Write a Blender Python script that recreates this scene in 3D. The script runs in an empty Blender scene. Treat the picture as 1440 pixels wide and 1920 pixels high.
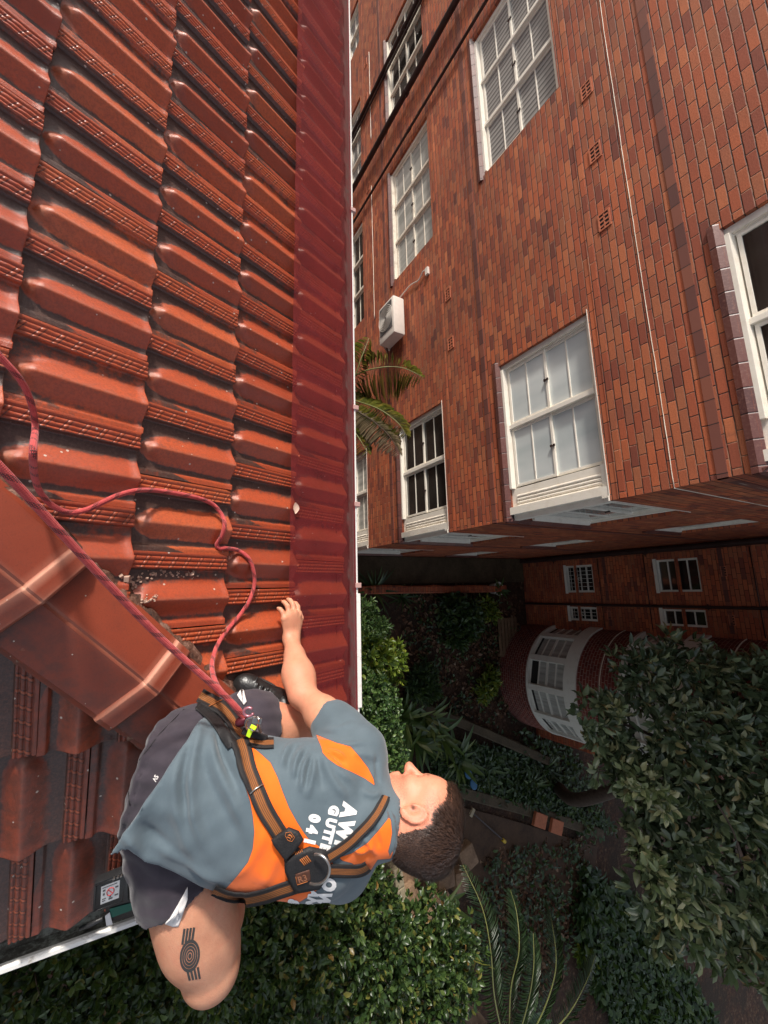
import bpy, bmesh, math, random
import numpy as np
from mathutils import Vector, Matrix
from mathutils.bvhtree import BVHTree
random.seed(7)
rng = np.random.default_rng(11)
C = bpy.context.scene.collection
S = bpy.context.scene
rad = math.radians
# ------------------------------------------------------------------ camera, sky, sun, exposure
# camera calibrated from the building's vanishing points; origin = camera, x along the eave, y towards the brick building, z up
RC = np.array([[0.0250232, 0.86016251, 0.50940583], [0.98346004, 0.07025747, -0.16694382], [-0.17938838, 0.50515775, -0.84417739]])
FPX = 789.2
cam = bpy.data.cameras.new('camera'); camo = bpy.data.objects.new('camera', cam); C.objects.link(camo)
camo.matrix_world = Matrix(((RC[0][0], -RC[1][0], -RC[2][0], 0), (RC[0][1], -RC[1][1], -RC[2][1], 0), (RC[0][2], -RC[1][2], -RC[2][2], 0), (0, 0, 0, 1)))
cam.sensor_fit = 'VERTICAL'; cam.sensor_height = 36; cam.lens = FPX / 1920 * 36
cam.clip_start = 0.05; cam.clip_end = 2000
S.camera = camo
S.render.resolution_x, S.render.resolution_y = 768, 1024
SUN = Vector((-0.82, -0.22, 0.51)).normalized()
world = bpy.data.worlds.new('World'); S.world = world; world.use_nodes = True
wn = world.node_tree; bg = wn.nodes['Background']
sky = wn.nodes.new('ShaderNodeTexSky'); sky.sky_type = 'NISHITA'; sky.sun_disc = False
sky.sun_elevation = math.asin(SUN.z); sky.sun_rotation = math.atan2(SUN.x, SUN.y)
sky.air_density = 1.0; sky.dust_density = 2.5; sky.ozone_density = 0.6
hsv = wn.nodes.new('ShaderNodeHueSaturation'); hsv.inputs['Saturation'].default_value = .45   # hazy, nearly white sky
wn.links.new(sky.outputs[0], hsv.inputs['Color']); wn.links.new(hsv.outputs[0], bg.inputs[0]); bg.inputs[1].default_value = 0.145
sl = bpy.data.lights.new('sun', 'SUN'); sl.energy = 3.2; sl.angle = rad(5); sl.color = (1.0, 0.94, 0.86)
so = bpy.data.objects.new('sun', sl); C.objects.link(so)
so.rotation_euler = (-SUN).to_track_quat('-Z', 'Y').to_euler()
S.view_settings.view_transform = 'Standard'; S.view_settings.look = 'None'
S.view_settings.exposure = 0.35; S.view_settings.gamma = 1

D = 4.6; XB = -0.92; YC = 11.8; ZG = -10.35; ZT = 8.2; ST = 2.86   # building planes, ground level, storey height; unseen top raised to block courtyard sky
# ------------------------------------------------------------------ helpers
def ray(u, v):
    return RC.T @ np.array([(u - 720) / FPX, (v - 960) / FPX, 1.0])
def at(u, v, w):                       # point on the sight line of photo pixel (u, v) at camera depth w
    return ray(u, v) * w
def onpl(u, v, n, d):
    r = ray(u, v); return r * (d / (np.asarray(n, float) @ r))
def tag(o, label, cat, group=None, kind=None):
    if label: o['label'] = label
    if cat: o['category'] = cat
    if group: o['group'] = group
    if kind: o['kind'] = kind
    return o
def thing(name, loc, label, cat, group=None):
    o = bpy.data.objects.new(name, None); o.empty_display_size = .1; C.objects.link(o)
    o.location = Vector([float(q) for q in loc]); return tag(o, label, cat, group)
def worldpos(o):
    p = Vector((0, 0, 0))
    while o is not None: p = p + o.location; o = o.parent
    return p
class MB:                              # collects vertices and faces in world coordinates
    def __init__(s): s.v = []; s.f = []; s.m = []; s.n = 0; s.uv = None
    def add(s, V, F, m=0):
        s.v.extend([tuple(map(float, p)) for p in V]); s.f.extend([tuple(i + s.n for i in f) for f in F]); s.m.extend([m] * len(F)); s.n = len(s.v); return s
    def box(s, a, b, m=0):
        x0, y0, z0 = [min(p, q) for p, q in zip(a, b)]; x1, y1, z1 = [max(p, q) for p, q in zip(a, b)]
        return s.add([(x0, y0, z0), (x1, y0, z0), (x1, y1, z0), (x0, y1, z0), (x0, y0, z1), (x1, y0, z1), (x1, y1, z1), (x0, y1, z1)],
                     [(0, 3, 2, 1), (4, 5, 6, 7), (0, 1, 5, 4), (1, 2, 6, 5), (2, 3, 7, 6), (3, 0, 4, 7)], m)
    def obox(s, c, ax, ay, az, m=0):    # oriented box: centre and three half-axis vectors
        c, ax, ay, az = [np.asarray(q, float) for q in (c, ax, ay, az)]
        V = [c + i * ax + j * ay + k * az for k in (-1, 1) for i, j in ((-1, -1), (1, -1), (1, 1), (-1, 1))]
        return s.add(V, [(0, 3, 2, 1), (4, 5, 6, 7), (0, 1, 5, 4), (1, 2, 6, 5), (2, 3, 7, 6), (3, 0, 4, 7)], m)
    def beam(s, p, q, w, h, up=(0, 0, 1), m=0):
        p, q = np.asarray(p, float), np.asarray(q, float); d = q - p; L = np.linalg.norm(d); d = d / L
        a = np.cross(d, up); a /= np.linalg.norm(a); b = np.cross(a, d)
        return s.obox((p + q) / 2, d * L / 2, a * w / 2, b * h / 2, m)
    def tube(s, P, r, seg=8, m=0, cap=True):
        P = np.asarray(P, float); n = len(P); R = np.broadcast_to(np.asarray(r, float), (n,))
        T = np.gradient(P, axis=0); T /= np.linalg.norm(T, axis=1)[:, None] + 1e-12
        a = np.cross(T[0], (0, 0, 1)); 
        if np.linalg.norm(a) < .1: a = np.cross(T[0], (1, 0, 0))
        V = []
        for i in range(n):
            a = a - T[i] * (a @ T[i]); a /= np.linalg.norm(a); b = np.cross(T[i], a)
            for k in range(seg):
                t = 2 * math.pi * k / seg; V.append(P[i] + R[i] * (math.cos(t) * a + math.sin(t) * b))
        F = [(i * seg + k, i * seg + (k + 1) % seg, (i + 1) * seg + (k + 1) % seg, (i + 1) * seg + k) for i in range(n - 1) for k in range(seg)]
        if cap: F += [tuple(range(seg))[::-1], tuple((n - 1) * seg + k for k in range(seg))]
        return s.add(V, F, m)
    def prism(s, poly, d, m=0):          # polygon (list of 3-D points) extruded by vector d
        poly = [np.asarray(p, float) for p in poly]; n = len(poly); d = np.asarray(d, float)
        return s.add(poly + [p + d for p in poly], [tuple(range(n))[::-1], tuple(range(n, 2 * n))] + [(i, (i + 1) % n, n + (i + 1) % n, n + i) for i in range(n)], m)
    def grid(s, G, m=0, flip=False):     # G: array (a, b, 3)
        a, b = G.shape[:2]; F = []
        for i in range(a - 1):
            for j in range(b - 1):
                q = (i * b + j, (i + 1) * b + j, (i + 1) * b + j + 1, i * b + j + 1); F.append(q[::-1] if flip else q)
        return s.add(G.reshape(-1, 3), F, m)
    def build(s, name, mats, parent=None, smooth=False, bevel=0, angle=None, recalc=True, uvbox=False):
        return mesh_obj(name, s.v, s.f, mats, parent, smooth, bevel, angle, s.m, recalc, uvbox)
def mesh_obj(name, V, F, mats, parent=None, smooth=False, bevel=0, angle=None, midx=None, recalc=True, uvbox=False, attrs=None):
    me = bpy.data.meshes.new(name)
    base = worldpos(parent) if parent is not None else Vector((0, 0, 0))
    V = np.asarray(V, float)
    if parent is None:                   # a top-level mesh: its origin at its own base
        lo, hi = V.min(0), V.max(0); base = Vector(((lo[0] + hi[0]) / 2, (lo[1] + hi[1]) / 2, lo[2]))
    V = V - np.array(base)
    if isinstance(F, np.ndarray):
        k = F.shape[1]; me.vertices.add(len(V)); me.vertices.foreach_set('co', V.ravel().astype(np.float32))
        me.loops.add(F.size); me.loops.foreach_set('vertex_index', F.ravel().astype(np.int32))
        me.polygons.add(len(F)); me.polygons.foreach_set('loop_start', (np.arange(len(F)) * k).astype(np.int32))
        me.update(calc_edges=True); me.validate()
    else:
        me.from_pydata(V.tolist(), [], F); me.update()
    if not isinstance(mats, (list, tuple)): mats = [mats]
    for mt in mats: me.materials.append(mt)
    if midx is not None and len(mats) > 1 and len(midx) == len(me.polygons): me.polygons.foreach_set('material_index', np.asarray(midx, np.int32))
    if attrs:
        for k, a in attrs.items():
            a = np.asarray(a, np.float32)
            if a.ndim == 1: me.attributes.new(k, 'FLOAT', 'POINT').data.foreach_set('value', a)
            else: me.attributes.new(k, 'FLOAT_COLOR', 'POINT').data.foreach_set('color', np.c_[a, np.ones((len(a), 4 - a.shape[1]))][:, :4].astype(np.float32).ravel())
    if recalc or bevel:
        bm = bmesh.new(); bm.from_mesh(me)
        if recalc: bmesh.ops.recalc_face_normals(bm, faces=bm.faces)
        if bevel:
            ed = [e for e in bm.edges if len(e.link_faces) == 2 and e.calc_face_angle(0) > .5]
            bmesh.ops.bevel(bm, geom=ed, offset=bevel, segments=2, profile=.6, affect='EDGES', clamp_overlap=True)
        bm.to_mesh(me); bm.free()
    if uvbox:
        uv = me.uv_layers.new(name='UVMap'); b = np.array(base)
        for p in me.polygons:
            n = p.normal; ax = 0 if abs(n.x) >= max(abs(n.y), abs(n.z)) else (1 if abs(n.y) >= abs(n.z) else 2)
            for li in p.loop_indices:
                c = np.array(me.vertices[me.loops[li].vertex_index].co) + b
                uv.data[li].uv = (c[1], c[2]) if ax == 0 else ((c[0], c[2]) if ax == 1 else (c[0], c[1]))
    if smooth:
        me.polygons.foreach_set('use_smooth', np.ones(len(me.polygons), bool))
    o = bpy.data.objects.new(name, me); C.objects.link(o)
    if parent is None: o.location = base
    else: o.parent = parent
    if angle is not None:
        me.polygons.foreach_set('use_smooth', np.ones(len(me.polygons), bool))
        bm = bmesh.new(); bm.from_mesh(me)
        for e in bm.edges:
            if len(e.link_faces) == 2 and e.calc_face_angle(0) > angle: e.smooth = False
        bm.to_mesh(me); bm.free()
    return o
def copy_tree(o, parent=None, off=None):
    c = o.copy(); C.objects.link(c)
    if parent is not None: c.parent = parent
    if off is not None: c.location = o.location + Vector(off)
    for ch in list(o.children): copy_tree(ch, c)
    return c
def smooth_path(P, n=8):                 # Catmull-Rom through the points
    P = np.asarray(P, float); Q = np.vstack([2 * P[0] - P[1], P, 2 * P[-1] - P[-2]]); out = []
    for i in range(1, len(Q) - 2):
        for t in np.linspace(0, 1, n, endpoint=False):
            a, b, c, d = Q[i - 1], Q[i], Q[i + 1], Q[i + 2]
            out.append(.5 * (2 * b + (c - a) * t + (2 * a - 5 * b + 4 * c - d) * t * t + (-a + 3 * b - 3 * c + d) * t ** 3))
    out.append(P[-1]); return np.array(out)
def sstep(a, b, x):
    t = np.clip((x - a) / (b - a), 0, 1); return t * t * (3 - 2 * t)

# ------------------------------------------------------------------ node helpers
class NT:
    def __init__(s, name):
        s.mat = bpy.data.materials.new(name); s.mat.use_nodes = True; s.t = s.mat.node_tree
        s.p = s.t.nodes['Principled BSDF']; s.out = s.t.nodes['Material Output']
    def n(s, typ, **kw):
        nd = s.t.nodes.new(typ)
        for k, v in kw.items(): setattr(nd, k, v)
        return nd
    def put(s, sock, v):
        if isinstance(v, bpy.types.NodeSocket): s.t.links.new(v, sock)
        elif v is not None: sock.default_value = (tuple(v) + (1,) if hasattr(v, '__len__') and len(v) == 3 and sock.type == 'RGBA' else v)
    def m(s, op, a, b=None, c=None, clamp=False):
        nd = s.n('ShaderNodeMath', operation=op, use_clamp=clamp)
        for i, v in enumerate((a, b, c)):
            if v is not None: s.put(nd.inputs[i], v)
        return nd.outputs[0]
    def mix(s, f, a, b, mode='MIX'):
        nd = s.n('ShaderNodeMix', data_type='RGBA', blend_type=mode)
        s.put(nd.inputs[0], f); s.put(nd.inputs[6], a); s.put(nd.inputs[7], b); return nd.outputs[2]
    def noise(s, scale, detail=4, rough=.55, vec=None, dist=0):
        nd = s.n('ShaderNodeTexNoise'); nd.inputs['Scale'].default_value = scale; nd.inputs['Detail'].default_value = detail
        nd.inputs['Roughness'].default_value = rough; nd.inputs['Distortion'].default_value = dist
        if vec is not None: s.t.links.new(vec, nd.inputs['Vector'])
        return nd.outputs['Fac']
    def ramp(s, f, stops, interp='LINEAR'):
        nd = s.n('ShaderNodeValToRGB'); cr = nd.color_ramp; cr.interpolation = interp
        while len(cr.elements) < len(stops): cr.elements.new(.5)
        for e, (p, c) in zip(cr.elements, stops): e.position = p; e.color = tuple(c) + (1,) if len(c) == 3 else c
        s.put(nd.inputs[0], f); return nd.outputs[0]
    def sm(s, a, b, x):
        nd = s.n('ShaderNodeMapRange', interpolation_type='SMOOTHSTEP'); s.put(nd.inputs[0], x)
        nd.inputs[1].default_value = a; nd.inputs[2].default_value = b; return nd.outputs[0]
    def pos(s): return s.n('ShaderNodeNewGeometry').outputs['Position']
    def objc(s): return s.n('ShaderNodeTexCoord').outputs['Object']
    def attr(s, name): 
        a = s.n('ShaderNodeAttribute'); a.attribute_name = name; return a
    def bump(s, h, strength=.3, dist=.01, normal=None):
        b = s.n('ShaderNodeBump'); b.inputs['Strength'].default_value = strength; b.inputs['Distance'].default_value = dist
        s.t.links.new(h, b.inputs['Height'])
        if normal is not None: s.t.links.new(normal, b.inputs['Normal'])
        s.t.links.new(b.outputs[0], s.p.inputs['Normal']); return b.outputs[0]
    def set(s, col=None, rough=None, spec=None, metal=None, **kw):
        if col is not None: s.put(s.p.inputs['Base Color'], col)
        if rough is not None: s.put(s.p.inputs['Roughness'], rough)
        if spec is not None: s.put(s.p.inputs['Specular IOR Level'], spec)
        if metal is not None: s.put(s.p.inputs['Metallic'], metal)
        for k, v in kw.items(): s.put(s.p.inputs[k.replace('_', ' ')], v)
        return s.mat
def plain(name, col, rough=.6, var=.15, scale=8, spec=.4, bump=0, bscale=60, metal=0):
    t = NT(name); v = t.objc(); f = t.noise(scale, 5, .6, v)
    k = t.ramp(f, [(.25, [q * (1 - var) for q in col]), (.75, [min(1, q * (1 + var)) for q in col])])
    if bump: t.bump(t.noise(bscale, 3, .6, v), bump, .005)
    return t.set(k, rough, spec, metal)

# ------------------------------------------------------------------ materials
def M_brick(name, cols, mortar, bw=.24, bh=.0862, spec=.35):
    t = NT(name); uv = t.n('ShaderNodeUVMap'); uv.uv_map = 'UVMap'
    sx = t.n('ShaderNodeSeparateXYZ'); t.put(sx.inputs[0], uv.outputs[0])
    wob = t.noise(9, 2, .5, uv.outputs[0]); wob = t.m('MULTIPLY', t.m('SUBTRACT', wob, .5), .006)
    r = t.m('DIVIDE', t.m('ADD', sx.outputs[1], wob), bh); row = t.m('FLOOR', r); fr = t.m('SUBTRACT', r, row)
    # every fifth course is laid as headers, the rest as stretchers in half bond, with a little drift
    wrow = t.n('ShaderNodeTexWhiteNoise', noise_dimensions='1D'); t.put(wrow.inputs['W'], row)
    off = t.m('ADD', t.m('MULTIPLY', t.m('MODULO', t.m('ABSOLUTE', row), 2), .5), t.m('MULTIPLY', wrow.outputs[0], .12))
    c = t.m('ADD', t.m('DIVIDE', t.m('ADD', sx.outputs[0], wob), bw), off); col = t.m('FLOOR', c); fc = t.m('SUBTRACT', c, col)
    cx = t.n('ShaderNodeCombineXYZ'); t.put(cx.inputs[0], col); t.put(cx.inputs[1], row)
    wn_ = t.n('ShaderNodeTexWhiteNoise', noise_dimensions='2D'); t.put(wn_.inputs['Vector'], cx.outputs[0])
    k = t.ramp(wn_.outputs[0], cols)
    sp = t.noise(70, 4, .7, uv.outputs[0]); big = t.noise(1.3, 4, .6, uv.outputs[0])
    streak = t.n('ShaderNodeMapping'); streak.inputs['Scale'].default_value = (3.0, .35, 1); t.put(streak.inputs[0], uv.outputs[0])
    drip = t.noise(2.2, 4, .65, streak.outputs[0])
    k = t.mix(t.sm(.35, .8, sp), k, t.mix(.38, k, (.10, .030, .02)))
    k = t.mix(t.m('MULTIPLY', t.sm(.5, .8, big), .25), k, (.22, .06, .03))
    k = t.mix(t.m('MULTIPLY', t.sm(.60, .8, drip), .45), k, (.11, .05, .04))
    vb = t.noise(.55, 5, .6, uv.outputs[0]); k = t.mix(t.sm(.40, .75, vb), k, t.mix(.34, k, (.05, .022, .016)))
    ex = t.m('MULTIPLY', t.m('MINIMUM', fc, t.m('SUBTRACT', 1, fc)), bw); ey = t.m('MULTIPLY', t.m('MINIMUM', fr, t.m('SUBTRACT', 1, fr)), bh)
    e = t.m('MINIMUM', ex, ey); mk = t.sm(.0030, .0062, e)
    mc = t.mix(t.sm(.46, .66, t.noise(2.2, 5, .75, uv.outputs[0])), mortar[0], mortar[1])
    k = t.mix(mk, mc, k)
    h = t.m('ADD', t.sm(.0, .009, e), t.m('ADD', t.m('MULTIPLY', sp, .25), t.m('MULTIPLY', wn_.outputs[0], .35)))
    t.bump(h, .8, .008)
    return t.set(k, t.m('ADD', .55, t.m('MULTIPLY', sp, .3)), spec)
BR = [(0, (.17, .048, .033)), (.08, (.30, .074, .038)), (.28, (.42, .100, .042)), (.45, (.50, .126, .048)), (.60, (.40, .130, .058)), (.74, (.32, .074, .036)), (.90, (.55, .165, .066)), (1, (.28, .092, .052))]
MAT = {}
MAT['brick'] = M_brick('brick', BR, ((.035, .017, .013), (.30, .15, .09)))
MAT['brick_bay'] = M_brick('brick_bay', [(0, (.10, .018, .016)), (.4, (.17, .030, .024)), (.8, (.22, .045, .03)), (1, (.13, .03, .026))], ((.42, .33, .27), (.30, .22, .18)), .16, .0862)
def _plum():
    t = NT('plum_brick'); uv = t.n('ShaderNodeUVMap'); uv.uv_map = 'UVMap'
    sx = t.n('ShaderNodeSeparateXYZ'); t.put(sx.inputs[0], uv.outputs[0])
    c = t.m('DIVIDE', sx.outputs[0], .24); col = t.m('FLOOR', c); fc = t.m('SUBTRACT', c, col)
    w = t.n('ShaderNodeTexWhiteNoise', noise_dimensions='1D'); t.put(w.inputs['W'], col)
    k = t.ramp(w.outputs[0], [(0, (.085, .028, .022)), (.4, (.14, .050, .040)), (.75, (.065, .026, .025)), (1, (.17, .05, .034))])
    k = t.mix(t.sm(.45, .75, t.noise(40, 5, .7, uv.outputs[0])), k, (.19, .09, .07))
    e = t.m('MINIMUM', fc, t.m('SUBTRACT', 1, fc)); k = t.mix(t.sm(.012, .028, e), (.03, .018, .018), k)
    t.bump(t.m('ADD', t.sm(0, .05, e), t.m('MULTIPLY', t.noise(60, 3, .6, uv.outputs[0]), .3)), .5, .006)
    return t.set(k, .38, .5)
MAT['plum'] = _plum()
def _dark_course():
    t = NT('dark_course'); uv = t.n('ShaderNodeUVMap'); uv.uv_map = 'UVMap'
    sx = t.n('ShaderNodeSeparateXYZ'); t.put(sx.inputs[0], uv.outputs[0])
    c = t.m('DIVIDE', sx.outputs[0], .24); col = t.m('FLOOR', c); fc = t.m('SUBTRACT', c, col)
    w = t.n('ShaderNodeTexWhiteNoise', noise_dimensions='1D'); t.put(w.inputs['W'], col)
    k = t.ramp(w.outputs[0], [(0, (.11, .040, .032)), (.5, (.17, .057, .040)), (1, (.24, .078, .045))])
    e = t.m('MINIMUM', fc, t.m('SUBTRACT', 1, fc)); k = t.mix(t.sm(.012, .028, e), (.02, .012, .012), k)
    return t.set(k, .6, .4)
MAT['dark_course'] = _dark_course()
def _paint(name, col, dirt, amt=.5, rough=.45):
    t = NT(name); v = t.pos(); f = t.noise(6, 6, .7, v); g = t.noise(45, 4, .7, v)
    k = t.mix(t.m('MULTIPLY', t.sm(.45, .8, f), amt), col, dirt); k = t.mix(t.m('MULTIPLY', t.sm(.62, .75, g), amt * .8), k, dirt)
    t.bump(g, .12, .003); return t.set(k, rough, .45)
MAT['white'] = _paint('white_paint', (.80, .74, .64), (.52, .42, .30), .45)
MAT['white_old'] = _paint('old_white_paint', (.74, .66, .54), (.35, .24, .15), .7)
MAT['white_bay'] = _paint('bay_white_paint', (.72, .70, .62), (.42, .38, .30), .4)
MAT['lead'] = plain('dark_pipe_paint', (.035, .018, .016), .45, .4, 12)
MAT['steel'] = plain('galvanised_steel', (.55, .53, .5), .4, .2, 20, .5, metal=.6)
MAT['glass_pale'] = None
def glassm(name, a, b, scale, axis, contrast=1, rough=.08, vec=(1, 1, 1)):
    t = NT(name); mp = t.n('ShaderNodeMapping'); mp.inputs['Scale'].default_value = vec; t.put(mp.inputs[0], t.pos())
    f = t.noise(scale, 3, .5, mp.outputs[0]); k = t.ramp(f, [(.3, a), (.7, b)]); return t.set(k, rough, .6, Coat_Weight=.5, Coat_Roughness=.03)
MAT['glass_pale'] = glassm('pale_curtain_glass', (.40, .45, .45), (.72, .74, .71), 1.1, 0, vec=(1.8, 1, .5))
MAT['glass_dark'] = glassm('dark_room_glass', (.012, .010, .009), (.035, .03, .026), 1.5, 0)
MAT['glass_net'] = glassm('net_curtain_glass', (.30, .30, .27), (.50, .49, .44), 2.0, 0, vec=(6, 6, .5))
def _blind():
    t = NT('blind_slats_glass'); sx = t.n('ShaderNodeSeparateXYZ'); t.put(sx.inputs[0], t.pos())
    w = t.m('FRACT', t.m('MULTIPLY', t.m('ADD', sx.outputs[0], t.m('MULTIPLY', sx.outputs[2], .02)), 11.0))
    nz = t.noise(3, 3, .5, t.pos())
    k = t.ramp(t.m('ADD', w, t.m('MULTIPLY', t.m('SUBTRACT', nz, .5), .3)), [(.05, (.07, .065, .06)), (.25, (.25, .235, .22)), (.75, (.38, .36, .34)), (.95, (.16, .15, .14))])
    return t.set(k, .15, .6, Coat_Weight=.5, Coat_Roughness=.03)
MAT['glass_blind'] = _blind()
MAT['interior'] = plain('dark_interior', (.02, .018, .016), .9, .2)
# ================================================================== THE BRICK BUILDING
bld = thing('apartment_building', (XB, D, ZG), 'tall red brick apartment building with white corner windows across the gap from the tiled roof', 'building')
def wall_faces(u0, u1, z0, z1, holes):
    us = sorted({u0, u1, *[h[0] for h in holes], *[h[1] for h in holes]}); zs = sorted({z0, z1, *[h[2] for h in holes], *[h[3] for h in holes]})
    us = [u for u in us if u0 <= u <= u1]; zs = [z for z in zs if z0 <= z <= z1]; out = []
    for i in range(len(us) - 1):
        for j in range(len(zs) - 1):
            cu, cz = (us[i] + us[i + 1]) / 2, (zs[j] + zs[j + 1]) / 2
            if not any(h[0] < cu < h[1] and h[2] < cz < h[3] for h in holes): out.append((us[i], us[i + 1], zs[j], zs[j + 1]))
    return out
RV = .115                              # depth of the window reveals
def wall(name, P, holes, u0, u1, z0, z1, skip_side=()):
    b = MB()
    for a0, a1, c0, c1 in wall_faces(u0, u1, z0, z1, holes): b.add([P(a0, c0, 0), P(a1, c0, 0), P(a1, c1, 0), P(a0, c1, 0)], [(0, 1, 2, 3)])
    for a0, a1, c0, c1 in holes:
        q = [(a0, c0), (a1, c0), (a1, c1), (a0, c1)]
        for k in range(4):
            (ua, za), (ub, zb) = q[k], q[(k + 1) % 4]
            if ua == ub and round(ua, 3) in [round(s_, 3) for s_ in skip_side]: continue
            b.add([P(ua, za, 0), P(ub, zb, 0), P(ub, zb, RV), P(ua, za, RV)], [(0, 1, 2, 3)])
    return b.build(name, MAT['brick'], bld, recalc=False, uvbox=True)
PA = lambda u, z, d: (u, D + d, z)       # front wall
PB = lambda u, z, d: (XB - d, u, z)      # side wall
PC = lambda u, z, d: (u, YC + d, z)      # rear wing
lev = lambda k: (-4.17 - ST * k, -2.70 - ST * k)
holesA, winA = [], []
for k in (-4, -3, -2, -1, 0, 1, 2):
    z0, z1 = lev(k)
    holesA.append((-3.30, XB, z0, z1)); winA.append(('corner', -3.30, XB, z0, z1, k))
    holesA.append((-9.66, -6.76, z0, z1)); winA.append(('triple', -9.66, -6.76, z0, z1, k))
    holesA.append((-13.7, -11.0, z0, z1)); winA.append(('triple', -13.7, -11.0, z0, z1, k))
    holesA.append((-17.4, -15.7, z0, z1)); winA.append(('double', -17.4, -15.7, z0, z1, k))
wall('wall', PA, [(a, b_, c, d) for a, b_, c, d in holesA], -30, XB, ZG, ZT, (XB,))
holesB = []
for k in (-3, -2, -1, 0, 1, 2):
    z0, z1 = lev(k); holesB.append((D, 6.45, z0, z1))
    holesB.append((8.05, 9.2, z0 + .1, z1))
wall('wall', PB, holesB, D, YC, ZG, ZT, (D,))
holesC = []
for zc0, zc1 in ((-8.65, -7.72), (-5.95, -4.95), (-3.23, -2.25), (-.5, .5), (2.3, 3.3)):
    holesC.append((-.56, .26, zc0, zc1)); holesC.append((.69, 1.10, zc0, zc1))
XE = 4.85
wall('wall', PC, holesC, XB, XE, ZG, ZT)
b = MB(); b.add([(XE, YC, ZG), (XE, 20, ZG), (XE, 20, ZT), (XE, YC, ZT)], [(0, 1, 2, 3)]); b.build('wall', MAT['brick'], bld, recalc=False, uvbox=True)
# back and roof closing the block so that it stands as a solid building
b = MB(); b.box((-30, D + .5, ZT), (XB - .002, 20, ZT + .35)); b.box((XB, YC + .2, ZT), (4.85, 20, ZT + .35)); b.build('parapet', MAT['brick'], bld, uvbox=True)
b = MB(); b.box((-29.9, D + .30, ZG), (XB - .32, 19.9, ZT - .01)); b.box((XB - .3, YC + .30, ZG), (4.5, 19.9, ZT - .01)); b.build('room_shell', MAT['interior'], bld)
# string courses: a soldier line at each window head (recessed shadow) and a dark band at sill height
b = MB(); sc = MB()
for k in (-4, -3, -2, -1, 0, 1, 2):
    zh, zd = -2.56 - ST * k, -1.62 - ST * k
    if zh < ZT:
        b.box((-30, D - .007, zh - .043), (XB + .007, D - .0005, zh + .043)); b.box((XB + .0005, D - .007, zh - .043), (XB + .007, YC, zh + .043)); b.box((XB + .007, YC - .007, zh - .043), (1.2, YC - .0005, zh + .043))
    sc.box((-30, D - .012, zd - .043), (XB + .012, D - .0005, zd + .043)); sc.box((XB + .0005, D - .012, zd - .043), (XB + .012, YC, zd + .043)); sc.box((XB + .012, YC - .012, zd - .043), (1.2, YC - .0005, zd + .043))
b.build('string_course', MAT['brick'], bld, uvbox=True); sc.build('dark_course', MAT['dark_course'], bld, uvbox=True)
# thin white sealant lines along mortar joints
b = MB()
def wobble(p0, p1, n, amp, r):
    b = MB(); P = np.linspace(p0, p1, n); P[:, 2] += np.cumsum(rng.normal(0, amp, n)) * .35; b.tube(P, r * (1 + .5 * rng.random(n)), 5); b.build('sealant_line', MAT['white_old'], bld, smooth=True)
wobble((-9.5, D - .004, -2.03), (XB + .006, D - .004, -2.03), 90, .004, .0036)
wobble((XB + .005, D - .006, -2.03), (XB + .005, YC, -2.03), 40, .003, .0045)
wobble((-14.5, D - .003, -7.86), (-11.6, D - .003, -7.86), 30, .003, .007)
wobble((-10.2, D - .003, -7.9), (-6.4, D - .003, -7.9), 40, .003, .006)
wobble((-13.2, D - .003, -7.35), (-9.9, D - .003, -7.35), 30, .003, .005)
wobble((XB + .005, D + .3, -1.62), (XB + .005, YC - 2, -1.62), 40, .003, .006)

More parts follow.
